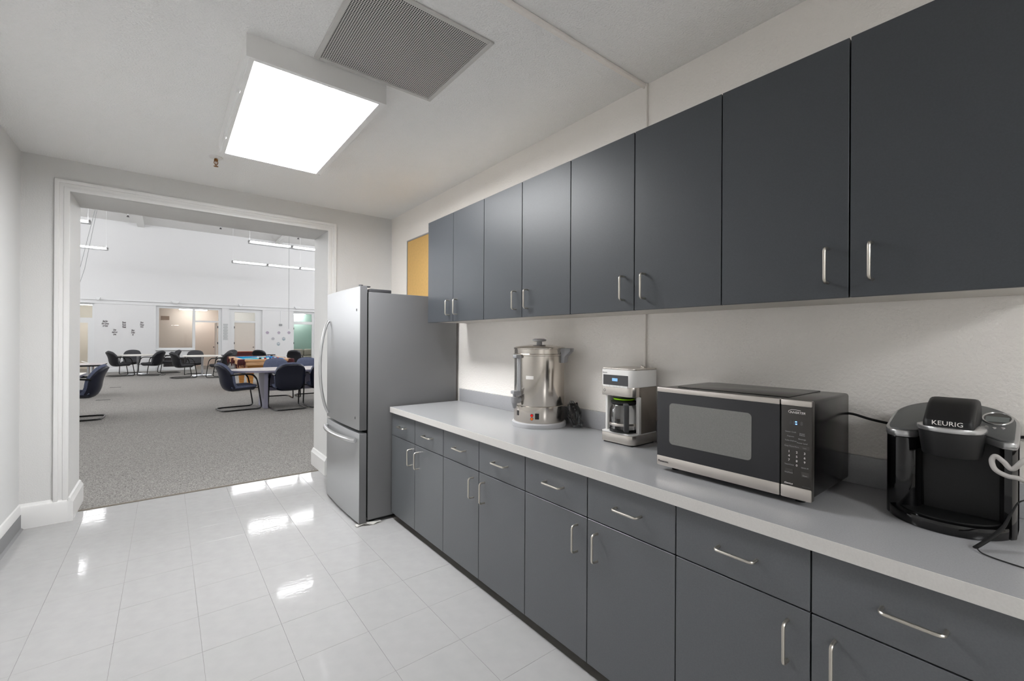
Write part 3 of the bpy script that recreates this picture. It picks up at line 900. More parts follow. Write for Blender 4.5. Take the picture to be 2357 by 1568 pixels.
MB().prism(kpoly(ell(0, 0.0, 0.112, 0.122, 6, 174, 20)), kz + 0.031, kz + 0.035, 'Z', bevel=0.001, seg=1).build('drip_tray', M['soft_black'], t)
body = ell(0, -0.06, 0.134, 0.127, 180, 360, 24) + [(0.134, 0.0), (0.05, 0.010), (-0.104, 0.010), (-0.134, 0.0)]
slope(MB().prism(kpoly(body), kz, kz + 0.245, 'Z', bevel=0.003)).build('body', M['soft_black'], t)
MB().prism(kpoly([(-0.104, 0.008), (0.050, 0.008), (0.050, 0.013), (-0.104, 0.013)]), kz + 0.034, kz + 0.245, 'Z').build('front_panel', M['soft_black'], t)
colL = [(0.134, -0.06), (0.134, 0.01)] + ell(0.094, 0.022, 0.040, 0.042, 0, 180, 12) + [(0.054, -0.06)]
slope(MB().prism(kpoly(colL), kz, kz + 0.238, 'Z', bevel=0.003)).build('water_tank', M['gloss_black'], t)
colR = [(-0.134, -0.06), (-0.102, -0.06), (-0.102, 0.02), (-0.112, 0.046), (-0.126, 0.050), (-0.134, 0.036)]
slope(MB().prism(kpoly(colR), kz, kz + 0.243, 'Z', bevel=0.003)).build('side_column', M['gloss_black'], t)
# silver rim and charcoal top: back dome plus two lobes
rim = ell(0, -0.06, 0.137, 0.130, 180, 360, 24) + [(0.137, 0.01)] + ell(0.096, 0.022, 0.041, 0.044, 0, 165, 10) + [(0.055, 0.0), (0.03, -0.01), (-0.05, 0.0), (-0.066, 0.022), (-0.108, 0.051)] + ell(-0.119, 0.036, 0.018, 0.018, 75, 180, 7)
slope(MB().prism(kpoly(rim), kz + 0.238, kz + 0.258, 'Z', bevel=0.005)).build('rim', M['silver'], t)
def shrink(pts, k):
    cx = sum(p[0] for p in pts) / len(pts); cy = -0.045
    out = []
    for p in pts:
        d = Vector((p[0] - cx, p[1] - cy))
        L = d.length
        d = d * ((L - k) / L)
        out.append((cx + d.x, cy + d.y))
    return out
slope(MB().prism(kpoly(shrink(rim, 0.009)), kz + 0.257, kz + 0.2625, 'Z', bevel=0.002)).build('top', M['keu_top'], t)
hc = 0.064
headp = ell(-0.012, hc, 0.068, 0.068, -10, 190, 20) + [(-0.079, 0.0), (0.055, 0.0)]
hm = MB().prism(kpoly(headp), kz + 0.206, kz + 0.276, 'Z', bevel=0.003)
for v in hm.bm.verts:                      # tapers in towards the spout
    k = 1 - 0.13 * max(0.0, (kz + 0.276 - v.co.z) / 0.07)
    v.co.x = kxw - hc + (v.co.x - kxw + hc) * k
    v.co.y = kyw - 0.012 + (v.co.y - kyw + 0.012) * k
hm.build('brew_head', M['soft_black'], t)
MB().prism(kpoly(ell(-0.012, hc, 0.071, 0.071, -25, 205, 22) + [(-0.080, -0.01), (0.056, -0.01)]), kz + 0.275, kz + 0.288, 'Z', bevel=0.003).build('head_ring', M['silver'], t)
# lid with handle
lidm = MB()
prof = [(-0.075, 0.262), (-0.070, 0.335), (-0.045, 0.358), (0.010, 0.362), (0.055, 0.348), (0.098, 0.318), (0.112, 0.306), (0.116, 0.288), (0.112, 0.280), (-0.03, 0.280)]
lidm.prism([(kxw - f, kz + z) for f, z in prof], kyw - 0.062, kyw + 0.040, 'Y', bevel=0.012, seg=3)
lm = lidm.build('lid', M['soft_black'], t)
text_part('brand_print', [('KEURIG', (kxw - 0.1168, kyw - 0.011, kz + 0.2985), 0.0175, 1.05)], M['off_white'], lm, FACE_MX)
# oval display on the right lobe
dc = (-0.091, -0.084)
b = MB()
def ring(rl, rf):
    return [kp(*p) for p in ell(dc[0], dc[1], rl, rf, 0, 345, 23)]
b.tube([(p[0], p[1], kz + 0.2635) for p in ring(0.029, 0.041)], 0.0022, n=8, closed=True)
slope(b).build('display_bezel', M['silver'], t)
slope(MB().prism(ring(0.028, 0.040), kz + 0.2605, kz + 0.2632, 'Z')).build('display_well', M['gloss_black'], t)
slope(MB().box((kxw - dc[1] - 0.024, kyw + dc[0] - 0.023, kz + 0.2632), (kxw - dc[1] + 0.010, kyw + dc[0] + 0.023, kz + 0.2642))).build('display_screen', M['screen'], t, smooth=False)
for l, f in ((-0.073, -0.024), (-0.089, -0.020), (-0.105, -0.024)):
    p = kp(l, f)
    slope(MB().lathe([(0.0045, 0.0), (0.0045, 0.002), (0.003, 0.003), (0.0, 0.003)], (p[0], p[1], kz + 0.262), 12)).build('button', M['silver'], t)

# cables at the right end of the counter
cab = smoothpath([(1.985, -0.03, 1.19), (1.80, 0.03, 1.125), (1.70, 0.062, 1.117), (1.695, 0.083, 1.090), (1.695, 0.098, 1.105), (1.695, 0.112, 1.117), (1.695, 0.1185, 1.104), (1.69, 0.112, 1.083), (1.69, 0.091, 1.071), (1.69, 0.064, 1.067), (1.70, 0.0, 1.03), (1.75, -0.08, 0.93), (1.85, -0.12, 0.897)], 8)
tag(MB().tube(cab, 0.0058, n=16).build('grey_cable', M['cable_grey']), 'looped pale grey cable in front of the black pod brewer', 'cord')
cab = smoothpath([(1.85, -0.06, 0.92), (1.74, 0.01, 1.01), (1.70, 0.064, 1.014), (1.685, 0.082, 0.985), (1.67, 0.096, 0.945), (1.64, 0.118, 0.915), (1.600, 0.1385, 0.897)], 8)
t = thing('black_cable', (1.65, 0.08, Z_CT), 'flat black cable drooping onto the worktop beside the pod brewer', 'cord')
MB().tube(cab, lambda k: 0.003 + 0.005 * min(1, max(0, (k - 0.45) * 3)), n=10, flat=0.5).build('sheath', M['rubber'], t)
MB().tube(smoothpath([(1.602, 0.137, 0.8955), (1.585, 0.128, 0.8925), (1.572, 0.112, 0.8925), (1.562, 0.085, 0.8925), (1.55, 0.03, 0.8925)], 6), 0.0016, n=6).build('thin_lead', M['rubber'], t)
cab = smoothpath([(1.70, 0.16, 0.8955), (1.722, 0.115, 0.8955), (1.752, 0.068, 0.8955), (1.80, 0.02, 0.8955), (1.95, 0.0, 0.8955)], 6)

# ------------------------------------------------------------------ ceiling lamp, vent, sprinkler
lx0, lx1, lz = 0.275, 0.928, 2.686
def ceiling_light(ly0, ly1, label):
    t = thing('ceiling_light', ((lx0 + lx1) / 2, (ly0 + ly1) / 2, lz), label, 'light', 'kitchen ceiling lights')
    b = MB()
    b.box((lx0, ly0, lz), (lx1, ly0 + 0.012, ZC))
    b.box((lx0, ly1 - 0.012, lz), (lx1, ly1, ZC))
    b.box((lx0, ly0 + 0.012, lz + 0.004), (lx0 + 0.012, ly1 - 0.012, ZC))
    b.box((lx1 - 0.012, ly0 + 0.012, lz + 0.004), (lx1, ly1 - 0.012, ZC))
    b.box((lx0 + 0.012, ly0 + 0.012, ZC - 0.01), (lx1 - 0.012, ly1 - 0.012, ZC - 0.001))
    b.build('housing', M['lamp_box'], t, smooth=False)
    b = MB()
    for a0, a1 in (((lx0 + 0.013, ly0 + 0.013), (lx0 + 0.034, ly1 - 0.013)), ((lx1 - 0.034, ly0 + 0.013), (lx1 - 0.013, ly1 - 0.013)),
                   ((lx0 + 0.034, ly0 + 0.013), (lx1 - 0.034, ly0 + 0.024)), ((lx0 + 0.034, ly1 - 0.03), (lx1 - 0.034, ly1 - 0.013))):
        b.box((a0[0], a0[1], lz), (a1[0], a1[1], lz + 0.012))
    b.build('lens_frame', M['lamp_box'], t, smooth=False)
    MB().box((lx0 + 0.034, ly0 + 0.024, lz + 0.004), (lx1 - 0.034, ly1 - 0.03, lz + 0.008)).build('lens', M['lens'], t, smooth=False)
    for y in (ly0 + 0.335, ly0 + 0.995):
        MB().rbox((lx0 + 0.006, y, lz - 0.004), (lx0 + 0.016, y + 0.03, lz + 0.006), 0.002, 1).build('latch', M['trimw'], t)

ceiling_light(2.285, 3.605, 'surface-mounted fluorescent ceiling light with prismatic lens beside the square vent')
ceiling_light(-3.1, -1.78, 'added fill ceiling light behind the camera, out of view')  # matching fixture added out of view to brighten the near end

vx0, vx1, vy0, vy1 = 0.556, 1.182, 1.640, 2.268
t = thing('ceiling_vent', ((vx0 + vx1) / 2, (vy0 + vy1) / 2, ZC - 0.012), 'square perforated return air vent on the ceiling', 'vent')
b = MB()
for a0, a1 in (((vx0, vy0), (vx0 + 0.022, vy1)), ((vx1 - 0.022, vy0), (vx1, vy1)), ((vx0 + 0.022, vy0), (vx1 - 0.022, vy0 + 0.022)), ((vx0 + 0.022, vy1 - 0.022), (vx1 - 0.022, vy1))):
    b.rbox((a0[0], a0[1], ZC - 0.010), (a1[0], a1[1], ZC - 0.0005), 0.002, 1)
b.build('frame', M['vent'], t)
MB().box((vx0 + 0.02, vy0 + 0.02, ZC - 0.002), (vx1 - 0.02, vy1 - 0.02, ZC - 0.0008)).build('backing', M['gap'], t, smooth=False)
# perforated sheet: every cell is a square with an octagonal hole
b = MB()
N = 62
x0, y0 = vx0 + 0.021, vy0 + 0.021
st = (vx1 - vx0 - 0.042) / N
ring8 = [(math.cos(2 * PI * k / 8), math.sin(2 * PI * k / 8)) for k in range(8)]
sq8 = [(1, 0), (1, 1), (0, 1), (-1, 1), (-1, 0), (-1, -1), (0, -1), (1, -1)]
cache = {}
def vv(x, y):
    k = (round(x / st * 4), round(y / st * 4))
    if k not in cache:
        cache[k] = b.bm.verts.new((x0 + x, y0 + y, ZC - 0.0075))
    return cache[k]
for i in range(N):
    for j in range(N):
        cx_, cy_ = (i + 0.5) * st, (j + 0.5) * st
        hol = [b.bm.verts.new((x0 + cx_ + 0.35 * st * p[0], y0 + cy_ + 0.35 * st * p[1], ZC - 0.0075)) for p in ring8]
        out = [vv(cx_ + 0.5 * st * p[0], cy_ + 0.5 * st * p[1]) for p in sq8]
        for k in range(8):
            b.bm.faces.new((out[k], out[(k + 1) % 8], hol[(k + 1) % 8], hol[k]))
b.build('perforated_sheet', M['vent'], t, smooth=False, fix=False)

sx, sy = 0.287, 3.997
t = thing('sprinkler_head', (sx, sy, ZC - 0.075), 'brass fire sprinkler head with white plate on the kitchen ceiling', 'sprinkler')
MB().lathe([(0.004, -0.012), (0.040, -0.010), (0.044, -0.004), (0.044, 0.0)], (sx, sy, ZC), 28).build('escutcheon', M['white_plastic'], t)
b = MB()
b.lathe([(0.012, -0.030), (0.013, -0.022), (0.010, -0.012)], (sx, sy, ZC), 16)
for s in (-1, 1):
    b.tube([(sx + s * 0.010, sy, ZC - 0.028), (sx + s * 0.012, sy, ZC - 0.045), (sx + s * 0.003, sy, ZC - 0.060)], 0.0028, n=7)
b.cyl((sx, sy, ZC - 0.028), (sx, sy, ZC - 0.066), 0.0022, n=7)
b.lathe([(0.015, -0.0705), (0.016, -0.069), (0.004, -0.066)], (sx, sy, ZC), 18)
b.build('deflector', M['brass'], t)

# ================================================================== THE HALL
struct(MB().box((HX0, 4.995, -0.12), (HX1, YF + 4.2, 0.0)).build('floor_carpet', M['carpet'], smooth=False))
tag(MB().rbox((OX0 + 0.03, 4.975, 0.0), (OX1 - 0.03, 5.005, 0.004), 0.0015, 1).build('threshold_strip', M['strip']), 'thin brown edging strip where the carpet meets the tiles', 'threshold')
struct(MB().box((HX0 - 0.15, YJ, -0.12), (HX0, YF + 4.2, HZ)).build('wall_hall_left', M['hall_wall'], smooth=False))
struct(MB().box((HX1, YJ, -0.12), (HX1 + 0.15, YF + 4.2, HZ)).build('wall_hall_right', M['hall_wall'], smooth=False))
hc_ = struct(MB().box((HX0 - 0.15, YJ - 0.02, HZ), (HX1 + 0.15, YF + 0.3, HZ + 0.15)).build('ceiling_hall', M['hall_ceil'], smooth=False))
for x in (-5.0, -0.9, 4.4, 8.5):
    MB().box((x - 0.11, YJ, HZ - 0.14), (x + 0.11, YF, HZ)).build('beam', M['hall_ceil'], hc_, smooth=False)

pane_n = 0
for x, sg in ((HX0, 1), (HX1, -1)):  # side windows out of view, added to brighten the hall
    for k in range(5):
        y = 7.3 + 3.9 * k
        wv = MB()
        wv.box((x, y - 0.95, 3.2), (x + sg * 0.05, y + 0.95, 3.28)); wv.box((x, y - 0.95, 5.72), (x + sg * 0.05, y + 0.95, 5.8))
        for yy in (y - 0.95, y - 0.03, y + 0.88):
            wv.box((x, yy, 3.28), (x + sg * 0.05, yy + 0.07, 5.72))
        pane_n += 1
        wo = struct(wv.build('window_%d' % (pane_n + 1), M['hall_trim'], smooth=False))  # added frame for the glowing fill panes
        for yy in (y - 0.88, y + 0.04):
            MB().box((x + sg * 0.005, yy, 3.28), (x + sg * 0.015, yy + 0.84, 5.72)).build('pane', M['hall_fill'], wo, smooth=False)
# far wall with its openings: (x0, x1, z0, z1)
D1 = (-3.45, -2.34, 0.0, 2.87)
W2 = (-0.38, 2.05, 0.0, 2.87)
D3 = (2.33, 3.73, 0.0, 2.86)
D4 = (5.13, 6.20, 0.0, 2.86)
fwb = MB()
xs = HX0
for (a, c_, z0, z1) in (D1, W2, D3, D4):
    fwb.box((xs, YF, -0.1), (a, YF + 0.25, 2.86))
    xs = c_
fwb.box((xs, YF, -0.1), (HX1, YF + 0.25, 2.86))
fwb.box((HX0, YF, 2.86), (HX1, YF + 0.25, HZ))
fwall = struct(fwb.build('wall_far', M['hall_wall'], smooth=False))
# rail
r = MB()
r.rbox((HX0, YF - 0.02, 2.865), (HX1, YF, 2.875), 0.003, 1)
r.rbox((HX0, YF - 0.05, 3.005), (HX1, YF, 3.035), 0.01, 2)
struct(r.build('trim_2', M['hall_trim']))
for x in (-2.23, 0.30, 2.79, 5.31):
    pass
upl = ['rounded white wall box on the rail, left of the five slogans', 'small white uplight on the wall rail above the wide office window',
       'rounded white wall box on the rail above the closed beige door', 'small white uplight on the wall rail above the teal office door']
for i, x in enumerate((-2.23, 0.30, 2.79, 5.31)):
    t = thing('wall_uplight', (x, YF - 0.08, 2.95), upl[i], 'light', 'fittings on the hall wall rail')
    wd = 0.08 if i in (0, 2) else 0.15
    b = MB()
    b.prism([(x - wd, 3.10), (x - wd * 0.8, 3.03), (x - wd * 0.4, 2.985), (x + wd * 0.4, 2.985), (x + wd * 0.8, 3.03), (x + wd, 3.10)], YF - 0.13, YF - 0.05, 'Y', bevel=0.008)
    b.build('body', M['hall_trim'], t)
    MB().rbox((x - wd * 0.5, YF - 0.06, 2.99), (x + wd * 0.5, YF, 3.09), 0.006, 1).build('mount', M['hall_trim'], t)
# baseboards of the far wall
for i, (a, c_) in enumerate(((HX0, D1[0]), (D1[1], W2[0]), (W2[0] + 0.0, 1.0), (2.05, 2.33), (3.73, 5.13), (6.20, HX1))):
    struct(MB().rbox((a, YF - 0.025 + (0.1 if i == 2 else 0), 0.0), (c_, YF + (0.1 if i == 2 else 0), 0.16), 0.006, 2).build('baseboard_hall_%d' % (i + 1), M['hall_trim']))

def frame_rect(b, x0, x1, z0, z1, w, y0, y1, bottom=True):
    b.box((x0, y0, z0), (x0 + w, y1, z1)); b.box((x1 - w, y0, z0), (x1, y1, z1))
    b.box((x0 + w, y0, z1 - w), (x1 - w, y1, z1))
    if bottom: b.box((x0 + w, y0, z0), (x1 - w, y1, z0 + w))
FYD = YF + 0.10         # recessed plane of doors and windows
# wide office window + door frame (window_1 / door_2)
wn = MB()
wn.box((W2[0], FYD, 0.0), (1.0, FYD + 0.12, 0.93))
wn.box((W2[0], FYD, 2.77), (W2[1], FYD + 0.12, 2.87))
wn.box((W2[0], FYD, 0.93), (-0.27, FYD + 0.12, 2.77))
wn.box((0.925, FYD, 0.0), (1.03, FYD + 0.12, 2.77))
wn.box((1.92, FYD, 0.0), (W2[1], FYD + 0.12, 2.77))
wn.box((1.03, FYD, 2.19), (1.92, FYD + 0.12, 2.26))
wn.box((-0.27, FYD, 0.93), (0.925, FYD + 0.12, 1.01))
w1 = struct(wn.build('window_1', M['hall_trim'], smooth=False))
MB().rbox((-0.42, FYD - 0.10, 0.895), (1.01, FYD, 0.93), 0.006, 1).build('window_sill', M['hall_trim'], w1)
MB().box((-0.27, FYD + 0.05, 1.01), (0.925, FYD + 0.056, 2.77)).build('pane', M['pane'], w1, smooth=False)
MB().box((1.03, FYD + 0.05, 2.26), (1.92, FYD + 0.056, 2.77)).build('pane', M['pane'], w1, smooth=False)
# open door leaf seen edge-on
dl = MB().rbox((1.84, FYD + 0.13, 0.01), (1.885, FYD + 0.98, 2.18), 0.004, 1)
d2_ = struct(dl.build('door_2', M['doorslab']))
for z in (0.6, 1.22, 1.98):
    MB().box((1.885, FYD + 0.10, z - 0.05), (1.918, FYD + 0.14, z + 0.05)).build('hinge', M['grille_dark'], d2_, smooth=False)
for s in (-1, 1):
    MB().lathe([(0.02, -0.02), (0.028, 0.0), (0.02, 0.02)], (1.8625 + s * 0.06, FYD + 0.92, 1.02), 12).build('knob', M['grille_dark'], d2_)
# door_1 (left, cut by the passage)
dm = MB()
frame_rect(dm, D1[0], D1[1], 0.0, 2.87, 0.07, FYD, FYD + 0.12, False)
dm.box((D1[0] + 0.07, FYD, 2.05), (D1[1] - 0.07, FYD + 0.12, 2.26))
dm.box((-2.54, FYD, 0.0), (D1[1] - 0.07, FYD + 0.12, 2.05))
dm.box((D1[0] + 0.07, FYD, 0.0), (-3.35, FYD + 0.12, 2.05))
d1_ = struct(dm.build('door_1', M['hall_trim'], smooth=False))
MB().box((D1[0] + 0.07, FYD + 0.05, 2.26), (D1[1] - 0.07, FYD + 0.056, 2.80)).build('pane', M['pane'], d1_, smooth=False)
# door_3 (closed, beige) with transom
dm = MB()
dm.box((D3[0], FYD, 0.0), (2.56, FYD + 0.12, 2.86)); dm.box((3.43, FYD, 0.0), (D3[1], FYD + 0.12, 2.86))
dm.box((2.56, FYD, 2.215), (3.43, FYD + 0.12, 2.31)); dm.box((2.56, FYD, 2.715), (3.43, FYD + 0.12, 2.86))
d3_ = struct(dm.build('door_3', M['hall_trim'], smooth=False))
MB().box((2.56, FYD + 0.05, 2.31), (3.43, FYD + 0.056, 2.715)).build('pane', M['pane'], d3_, smooth=False)
lf = MB().rbox((2.565, FYD + 0.03, 0.01), (3.425, FYD + 0.075, 2.21), 0.004, 1).build('door_leaf', M['doorslab'], d3_)
for z in (0.55, 1.22, 1.98):
    MB().box((2.545, FYD - 0.006, z - 0.05), (2.575, FYD + 0.035, z + 0.05)).build('hinge', M['grille_dark'], d3_, smooth=False)
MB().lathe([(0.02, -0.02), (0.03, 0.0), (0.02, 0.02)], (3.36, FYD + 0.0, 1.02), 12).build('knob', M['grille_dark'], d3_)
# door_4 (open onto the teal office)
dm = MB()
dm.box((D4[0], FYD, 0.0), (5.18, FYD + 0.12, 2.86)); dm.box((6.06, FYD, 0.0), (D4[1], FYD + 0.12, 2.86))
dm.box((5.18, FYD, 2.205), (6.06, FYD + 0.12, 2.35)); dm.box((5.18, FYD, 2.75), (6.06, FYD + 0.12, 2.86))
d4_ = struct(dm.build('door_4', M['hall_trim'], smooth=False))
MB().box((5.18, FYD + 0.05, 2.35), (6.06, FYD + 0.056, 2.75)).build('pane', M['pane'], d4_, smooth=False)
for z in (1.22, 1.98):
    MB().box((5.165, FYD - 0.006, z - 0.05), (5.19, FYD + 0.03, z + 0.05)).build('hinge', M['grille_dark'], d4_, smooth=False)

# offices behind: one shell each
def office(nm, x0, x1, m, depth, h=3.0):
    b = MB()
    y0, y1 = YF + 0.25, YF + depth
    b.box((x0, y1, 0.0), (x1, y1 + 0.1, h))
    b.box((x0, y0, 0.0), (x0 + 0.08, y1, h))
    b.box((x1 - 0.08, y0, 0.0), (x1, y1, h))
    struct(b.build('wall_' + nm, m, smooth=False))
    struct(MB().box((x0, YF + 0.25, h), (x1, y1 + 0.1, h + 0.08)).build('ceiling_' + nm, M['hall_ceil'], smooth=False))
office('office_cream', -4.6, -1.5, M['cream'], 3.2)
office('office_beige', -1.4, 2.26, M['beige'], 3.4)
office('office_bright', 2.28, 4.3, M['trimw'], 3.2)
office('office_teal', 4.4, 7.4, M['teal'], 3.4)
olab = ['tube light in the cream office beyond the left doorway', 'tube light in the beige office behind the wide window', 'tube light seen through the transom over the closed beige door', 'tube light in the teal office']
for i, (x, y, l) in enumerate(((-2.9, YF + 1.6, 1.2), (1.05, YF + 2.6, 1.2), (3.0, YF + 1.5, 1.2), (5.75, YF + 3.0, 1.3))):
    t = thing('office_light', (x, y, 2.84), olab[i], 'light', 'office tube lights')
    MB().rbox((x - l / 2, y - 0.08, 2.93), (x + l / 2, y + 0.08, 3.0), 0.01, 1).build('housing', M['hall_trim'], t)
    MB().rbox((x - l / 2 + 0.03, y - 0.07, 2.86), (x + l / 2 - 0.03, y + 0.07, 2.93), 0.02, 2).build('diffuser', M['room_lamp'], t)
# grille in the beige office, return grille under the window, teal office vent frame
def slat_grille(nm, x0, x1, z0, z1, y, label, m, frame, n, vertical=True):
    t = thing(nm, ((x0 + x1) / 2, y, z0), label, 'grille')
    MB().box((x0, y - 0.004, z0), (x1, y, z1)).build('backing', M['gap'], t, smooth=False)
    b = MB(); frame_rect(b, x0, x1, z0, z1, 0.02, y - 0.02, y - 0.004)
    b.build('frame', frame, t, smooth=False)
    for k in range(n):
        if vertical:
            x = x0 + 0.02 + (x1 - x0 - 0.04) * (k + 0.5) / n
            MB().box((x - 0.008, y - 0.018, z0 + 0.02), (x + 0.008, y - 0.006, z1 - 0.02)).build('slat', m, t, smooth=False)
        else:
            z = z0 + 0.02 + (z1 - z0 - 0.04) * (k + 0.5) / n
            MB().box((x0 + 0.02, y - 0.018, z - 0.008), (x1 - 0.02, y - 0.006, z + 0.008)).build('slat', m, t, smooth=False)
    return t
slat_grille('wall_grille', -0.24, 0.10, 2.36, 2.56, YF + 3.40, 'tan slatted air grille high in the beige office', M['grille_tan'], M['grille_tan'], 9, False)
gt = slat_grille('floor_grille', -0.11, 0.78, 0.16, 0.57, FYD, 'dark lattice air grille under the wide office window', M['grille_dark'], M['grille_dark'], 16)
for k in range(7):
    z = 0.19 + 0.05 * k
    MB().box((-0.09, FYD - 0.022, z), (0.76, FYD - 0.018, z + 0.012)).build('crossbar', M['grille_dark'], gt, smooth=False)
slat_grille('office_vent', 5.45, 5.82, 2.62, 2.88, YF + 3.40, 'white framed vent high in the teal office', M['sofa'], M['hall_trim'], 5)

# sofa in the teal office
t = thing('sofa', (6.35, YF + 2.75, 0), 'pale grey two-seat sofa in the teal office', 'sofa')
sx0, sx1, sy0, sy1 = 5.35, 7.2, YF + 2.3, YF + 3.2
MB().rbox((sx0, sy0, 0.06), (sx1, sy1, 0.34), 0.04, 3).build('base', M['sofa_dark'], t)
MB().rbox((sx0, sy1 - 0.28, 0.30), (sx1, sy1, 0.78), 0.06, 3).build('back', M['sofa'], t)
for k in range(2):
    a = sx0 + 0.16 + k * 0.77
    MB().rbox((a, sy0 - 0.02, 0.34), (a + 0.76, sy1 - 0.26, 0.46), 0.05, 3).build('seat_cushion', M['sofa'], t)
    MB().rbox((a, sy1 - 0.46, 0.45), (a + 0.76, sy1 - 0.24, 0.86), 0.09, 4).build('back_cushion', M['sofa'], t)
for a in (sx0, sx1 - 0.17):
    MB().rbox((a, sy0, 0.06), (a + 0.17, sy1, 0.60), 0.06, 3).build('arm', M['sofa'], t)

# slogans on the wall
slog = [(-2.01, 2.03, 'But for\nthe Grace\nof God', 'script slogan decal But for the Grace of God, farthest left'),
        (-1.72, 1.68, 'Live\nand Let\nLive', 'script slogan decal Live and Let Live, lower left of the five'),
        (-1.43, 1.99, 'Think\nThink\nThink', 'script slogan decal Think Think Think, middle of the upper row'),
        (-1.14, 1.67, 'Easy\nDoes\nIt', 'script slogan decal Easy Does It, lower right of the five'),
        (-0.85, 2.01, 'First\nThings\nFirst', 'script slogan decal First Things First, nearest the wide window')]
for x, z, s, lab in slog:
    o = text_part('wall_slogan', [(s, (x, YF - 0.003, z), 0.105, 0.52)], M['decal'], None, FACE_MY, shear=0.3, bold=0.002)
    tag(o, lab, 'decal', 'slogans on the hall wall')
# hexagon tokens
toks = [(3.95, 1.745, 'hex_purple', 'purple round wall decal, upper left of the six'), (4.46, 1.75, 'hex_purple', 'purple round wall decal, upper middle of the six'),
        (4.93, 1.76, 'hex_purple', 'purple round wall decal, upper right of the six'), (4.20, 1.445, 'hex_grey', 'grey round wall decal, left of the second row'),
        (4.69, 1.44, 'hex_teal', 'blue-grey round wall decal, right of the second row'), (4.45, 1.18, 'hex_teal', 'blue-grey round wall decal, lowest of the six')]
for i, (x, z, m_, lab) in enumerate(toks):
    t = thing('wall_decal', (x, YF, z - 0.09), lab, 'decal', 'round decals on the hall wall')
    pol = [(x + 0.085 * math.cos(a), z + 0.095 * math.sin(a)) for a in [PI / 6 + PI / 3 * k for k in range(6)]]
    MB().prism(pol, YF - 0.004, YF - 0.0005, 'Y').build('plate', M['hex_white' if i < 4 else m_], t, smooth=False)
    for k in range(3 if i < 4 else 2):
        zz = z + 0.045 - k * 0.045
        hw = 0.075 if k == 1 else 0.05
        MB().box((x - hw + 0.01 * (i % 2), YF - 0.006, zz - 0.014), (x + hw, YF - 0.004, zz + 0.012)).build('motif', M[m_ if i < 4 else 'hex_white'], t, smooth=False)
# poster on the pier
t = thing('wall_poster', (2.19, YF - 0.004, 1.34), 'tall narrow printed sheet on the pier between the two doorways', 'poster')
MB().box((2.085, YF - 0.006, 1.35), (2.295, YF - 0.001, 2.155)).build('sheet', M['poster'], t, smooth=False)
for k in range(11):
    z = 2.10 - k * 0.068
    hw = (0.09, 0.07, 0.085, 0.06)[k % 4]
    MB().box((2.19 - hw, YF - 0.008, z - 0.012), (2.19 + hw, YF - 0.006, z + 0.012)).build('print_line', M['hex_grey'], t, smooth=False)
# sensor with its conduit
t = thing('wall_sensor', (4.54, YF, 2.08), 'small grey sensor box on a conduit above the round decals', 'sensor')
MB().rbox((4.475, YF - 0.07, 2.10), (4.605, YF, 2.20), 0.012, 2).build('box', M['hex_grey'], t)
MB().rbox((4.532, YF - 0.015, 2.20), (4.548, YF, 2.865), 0.003, 1).build('conduit', M['hall_trim'], t)

# hanging fluorescent rows
def light_row(nm, xs, y, z, label, wires, extra=None):
    t = thing(nm, (xs[0], y, z - 0.05), label, 'light', 'hanging fluorescent fittings')
    a, c_ = xs[0], xs[-1]
    MB().rbox((a, y - 0.035, z - 0.045), (c_, y + 0.035, z - 0.005), 0.006, 1).build('channel', M['fixture'], t)
    for k in range(len(xs) - 1):
        for s in (-1, 1):
            MB().tube([(xs[k] + 0.06, y + s * 0.05, z + 0.022), (xs[k + 1] - 0.06, y + s * 0.05, z + 0.022)], 0.0145, n=8).build('tube', M['tube'], t)
    for k, x in enumerate(xs):
        for s in (-1, 1):
            b = MB()
            b.prism([(y, z - 0.01), (y + s * 0.03, z - 0.01), (y + s * 0.085, z + 0.03), (y + s * 0.07, z + 0.055), (y, z + 0.02)], x - 0.035 if k else x, x + 0.035 if k < len(xs) - 1 else x, 'X')
            b.build('lamp_holder', M['fixture'], t, smooth=False)
    for x in wires:
        MB().tube([(x, y, z), (x, y, HZ)], 0.004, n=5).build('suspension_wire', M['hall_trim'], t)
    return t
S = 1.215
light_row('hanging_light', [1.96 + S * k for k in range(6)], 20.0, 4.4, 'farther row of hanging fluorescent tubes, right side of the hall', [2.0, 4.4, 6.8])
light_row('hanging_light', [1.95 + S * k for k in range(6)], 15.58, 4.4, 'nearer row of hanging fluorescent tubes, right side, above the first', [1.99, 4.4, 6.8])
light_row('hanging_light', [-1.55 - S * k for k in range(4, -1, -1)], 19.9, 4.4, 'lower hanging fluorescent row at the left of the doorway', [-1.6, -4.0])
light_row('hanging_light', [-1.55 - S * k for k in range(4, -1, -1)], 15.6, 4.4, 'upper hanging fluorescent row at the left of the doorway', [-1.6, -4.0])
light_row('hanging_light', [1.95 + S * k for k in range(6)], 11.2, 4.4, 'hanging fluorescent row over the conference table', [1.99, 4.4, 6.8])
light_row('hanging_light', [-1.55 - S * k for k in range(4, -1, -1)], 11.2, 4.4, 'hanging fluorescent row over the near left table', [-1.6, -4.0])
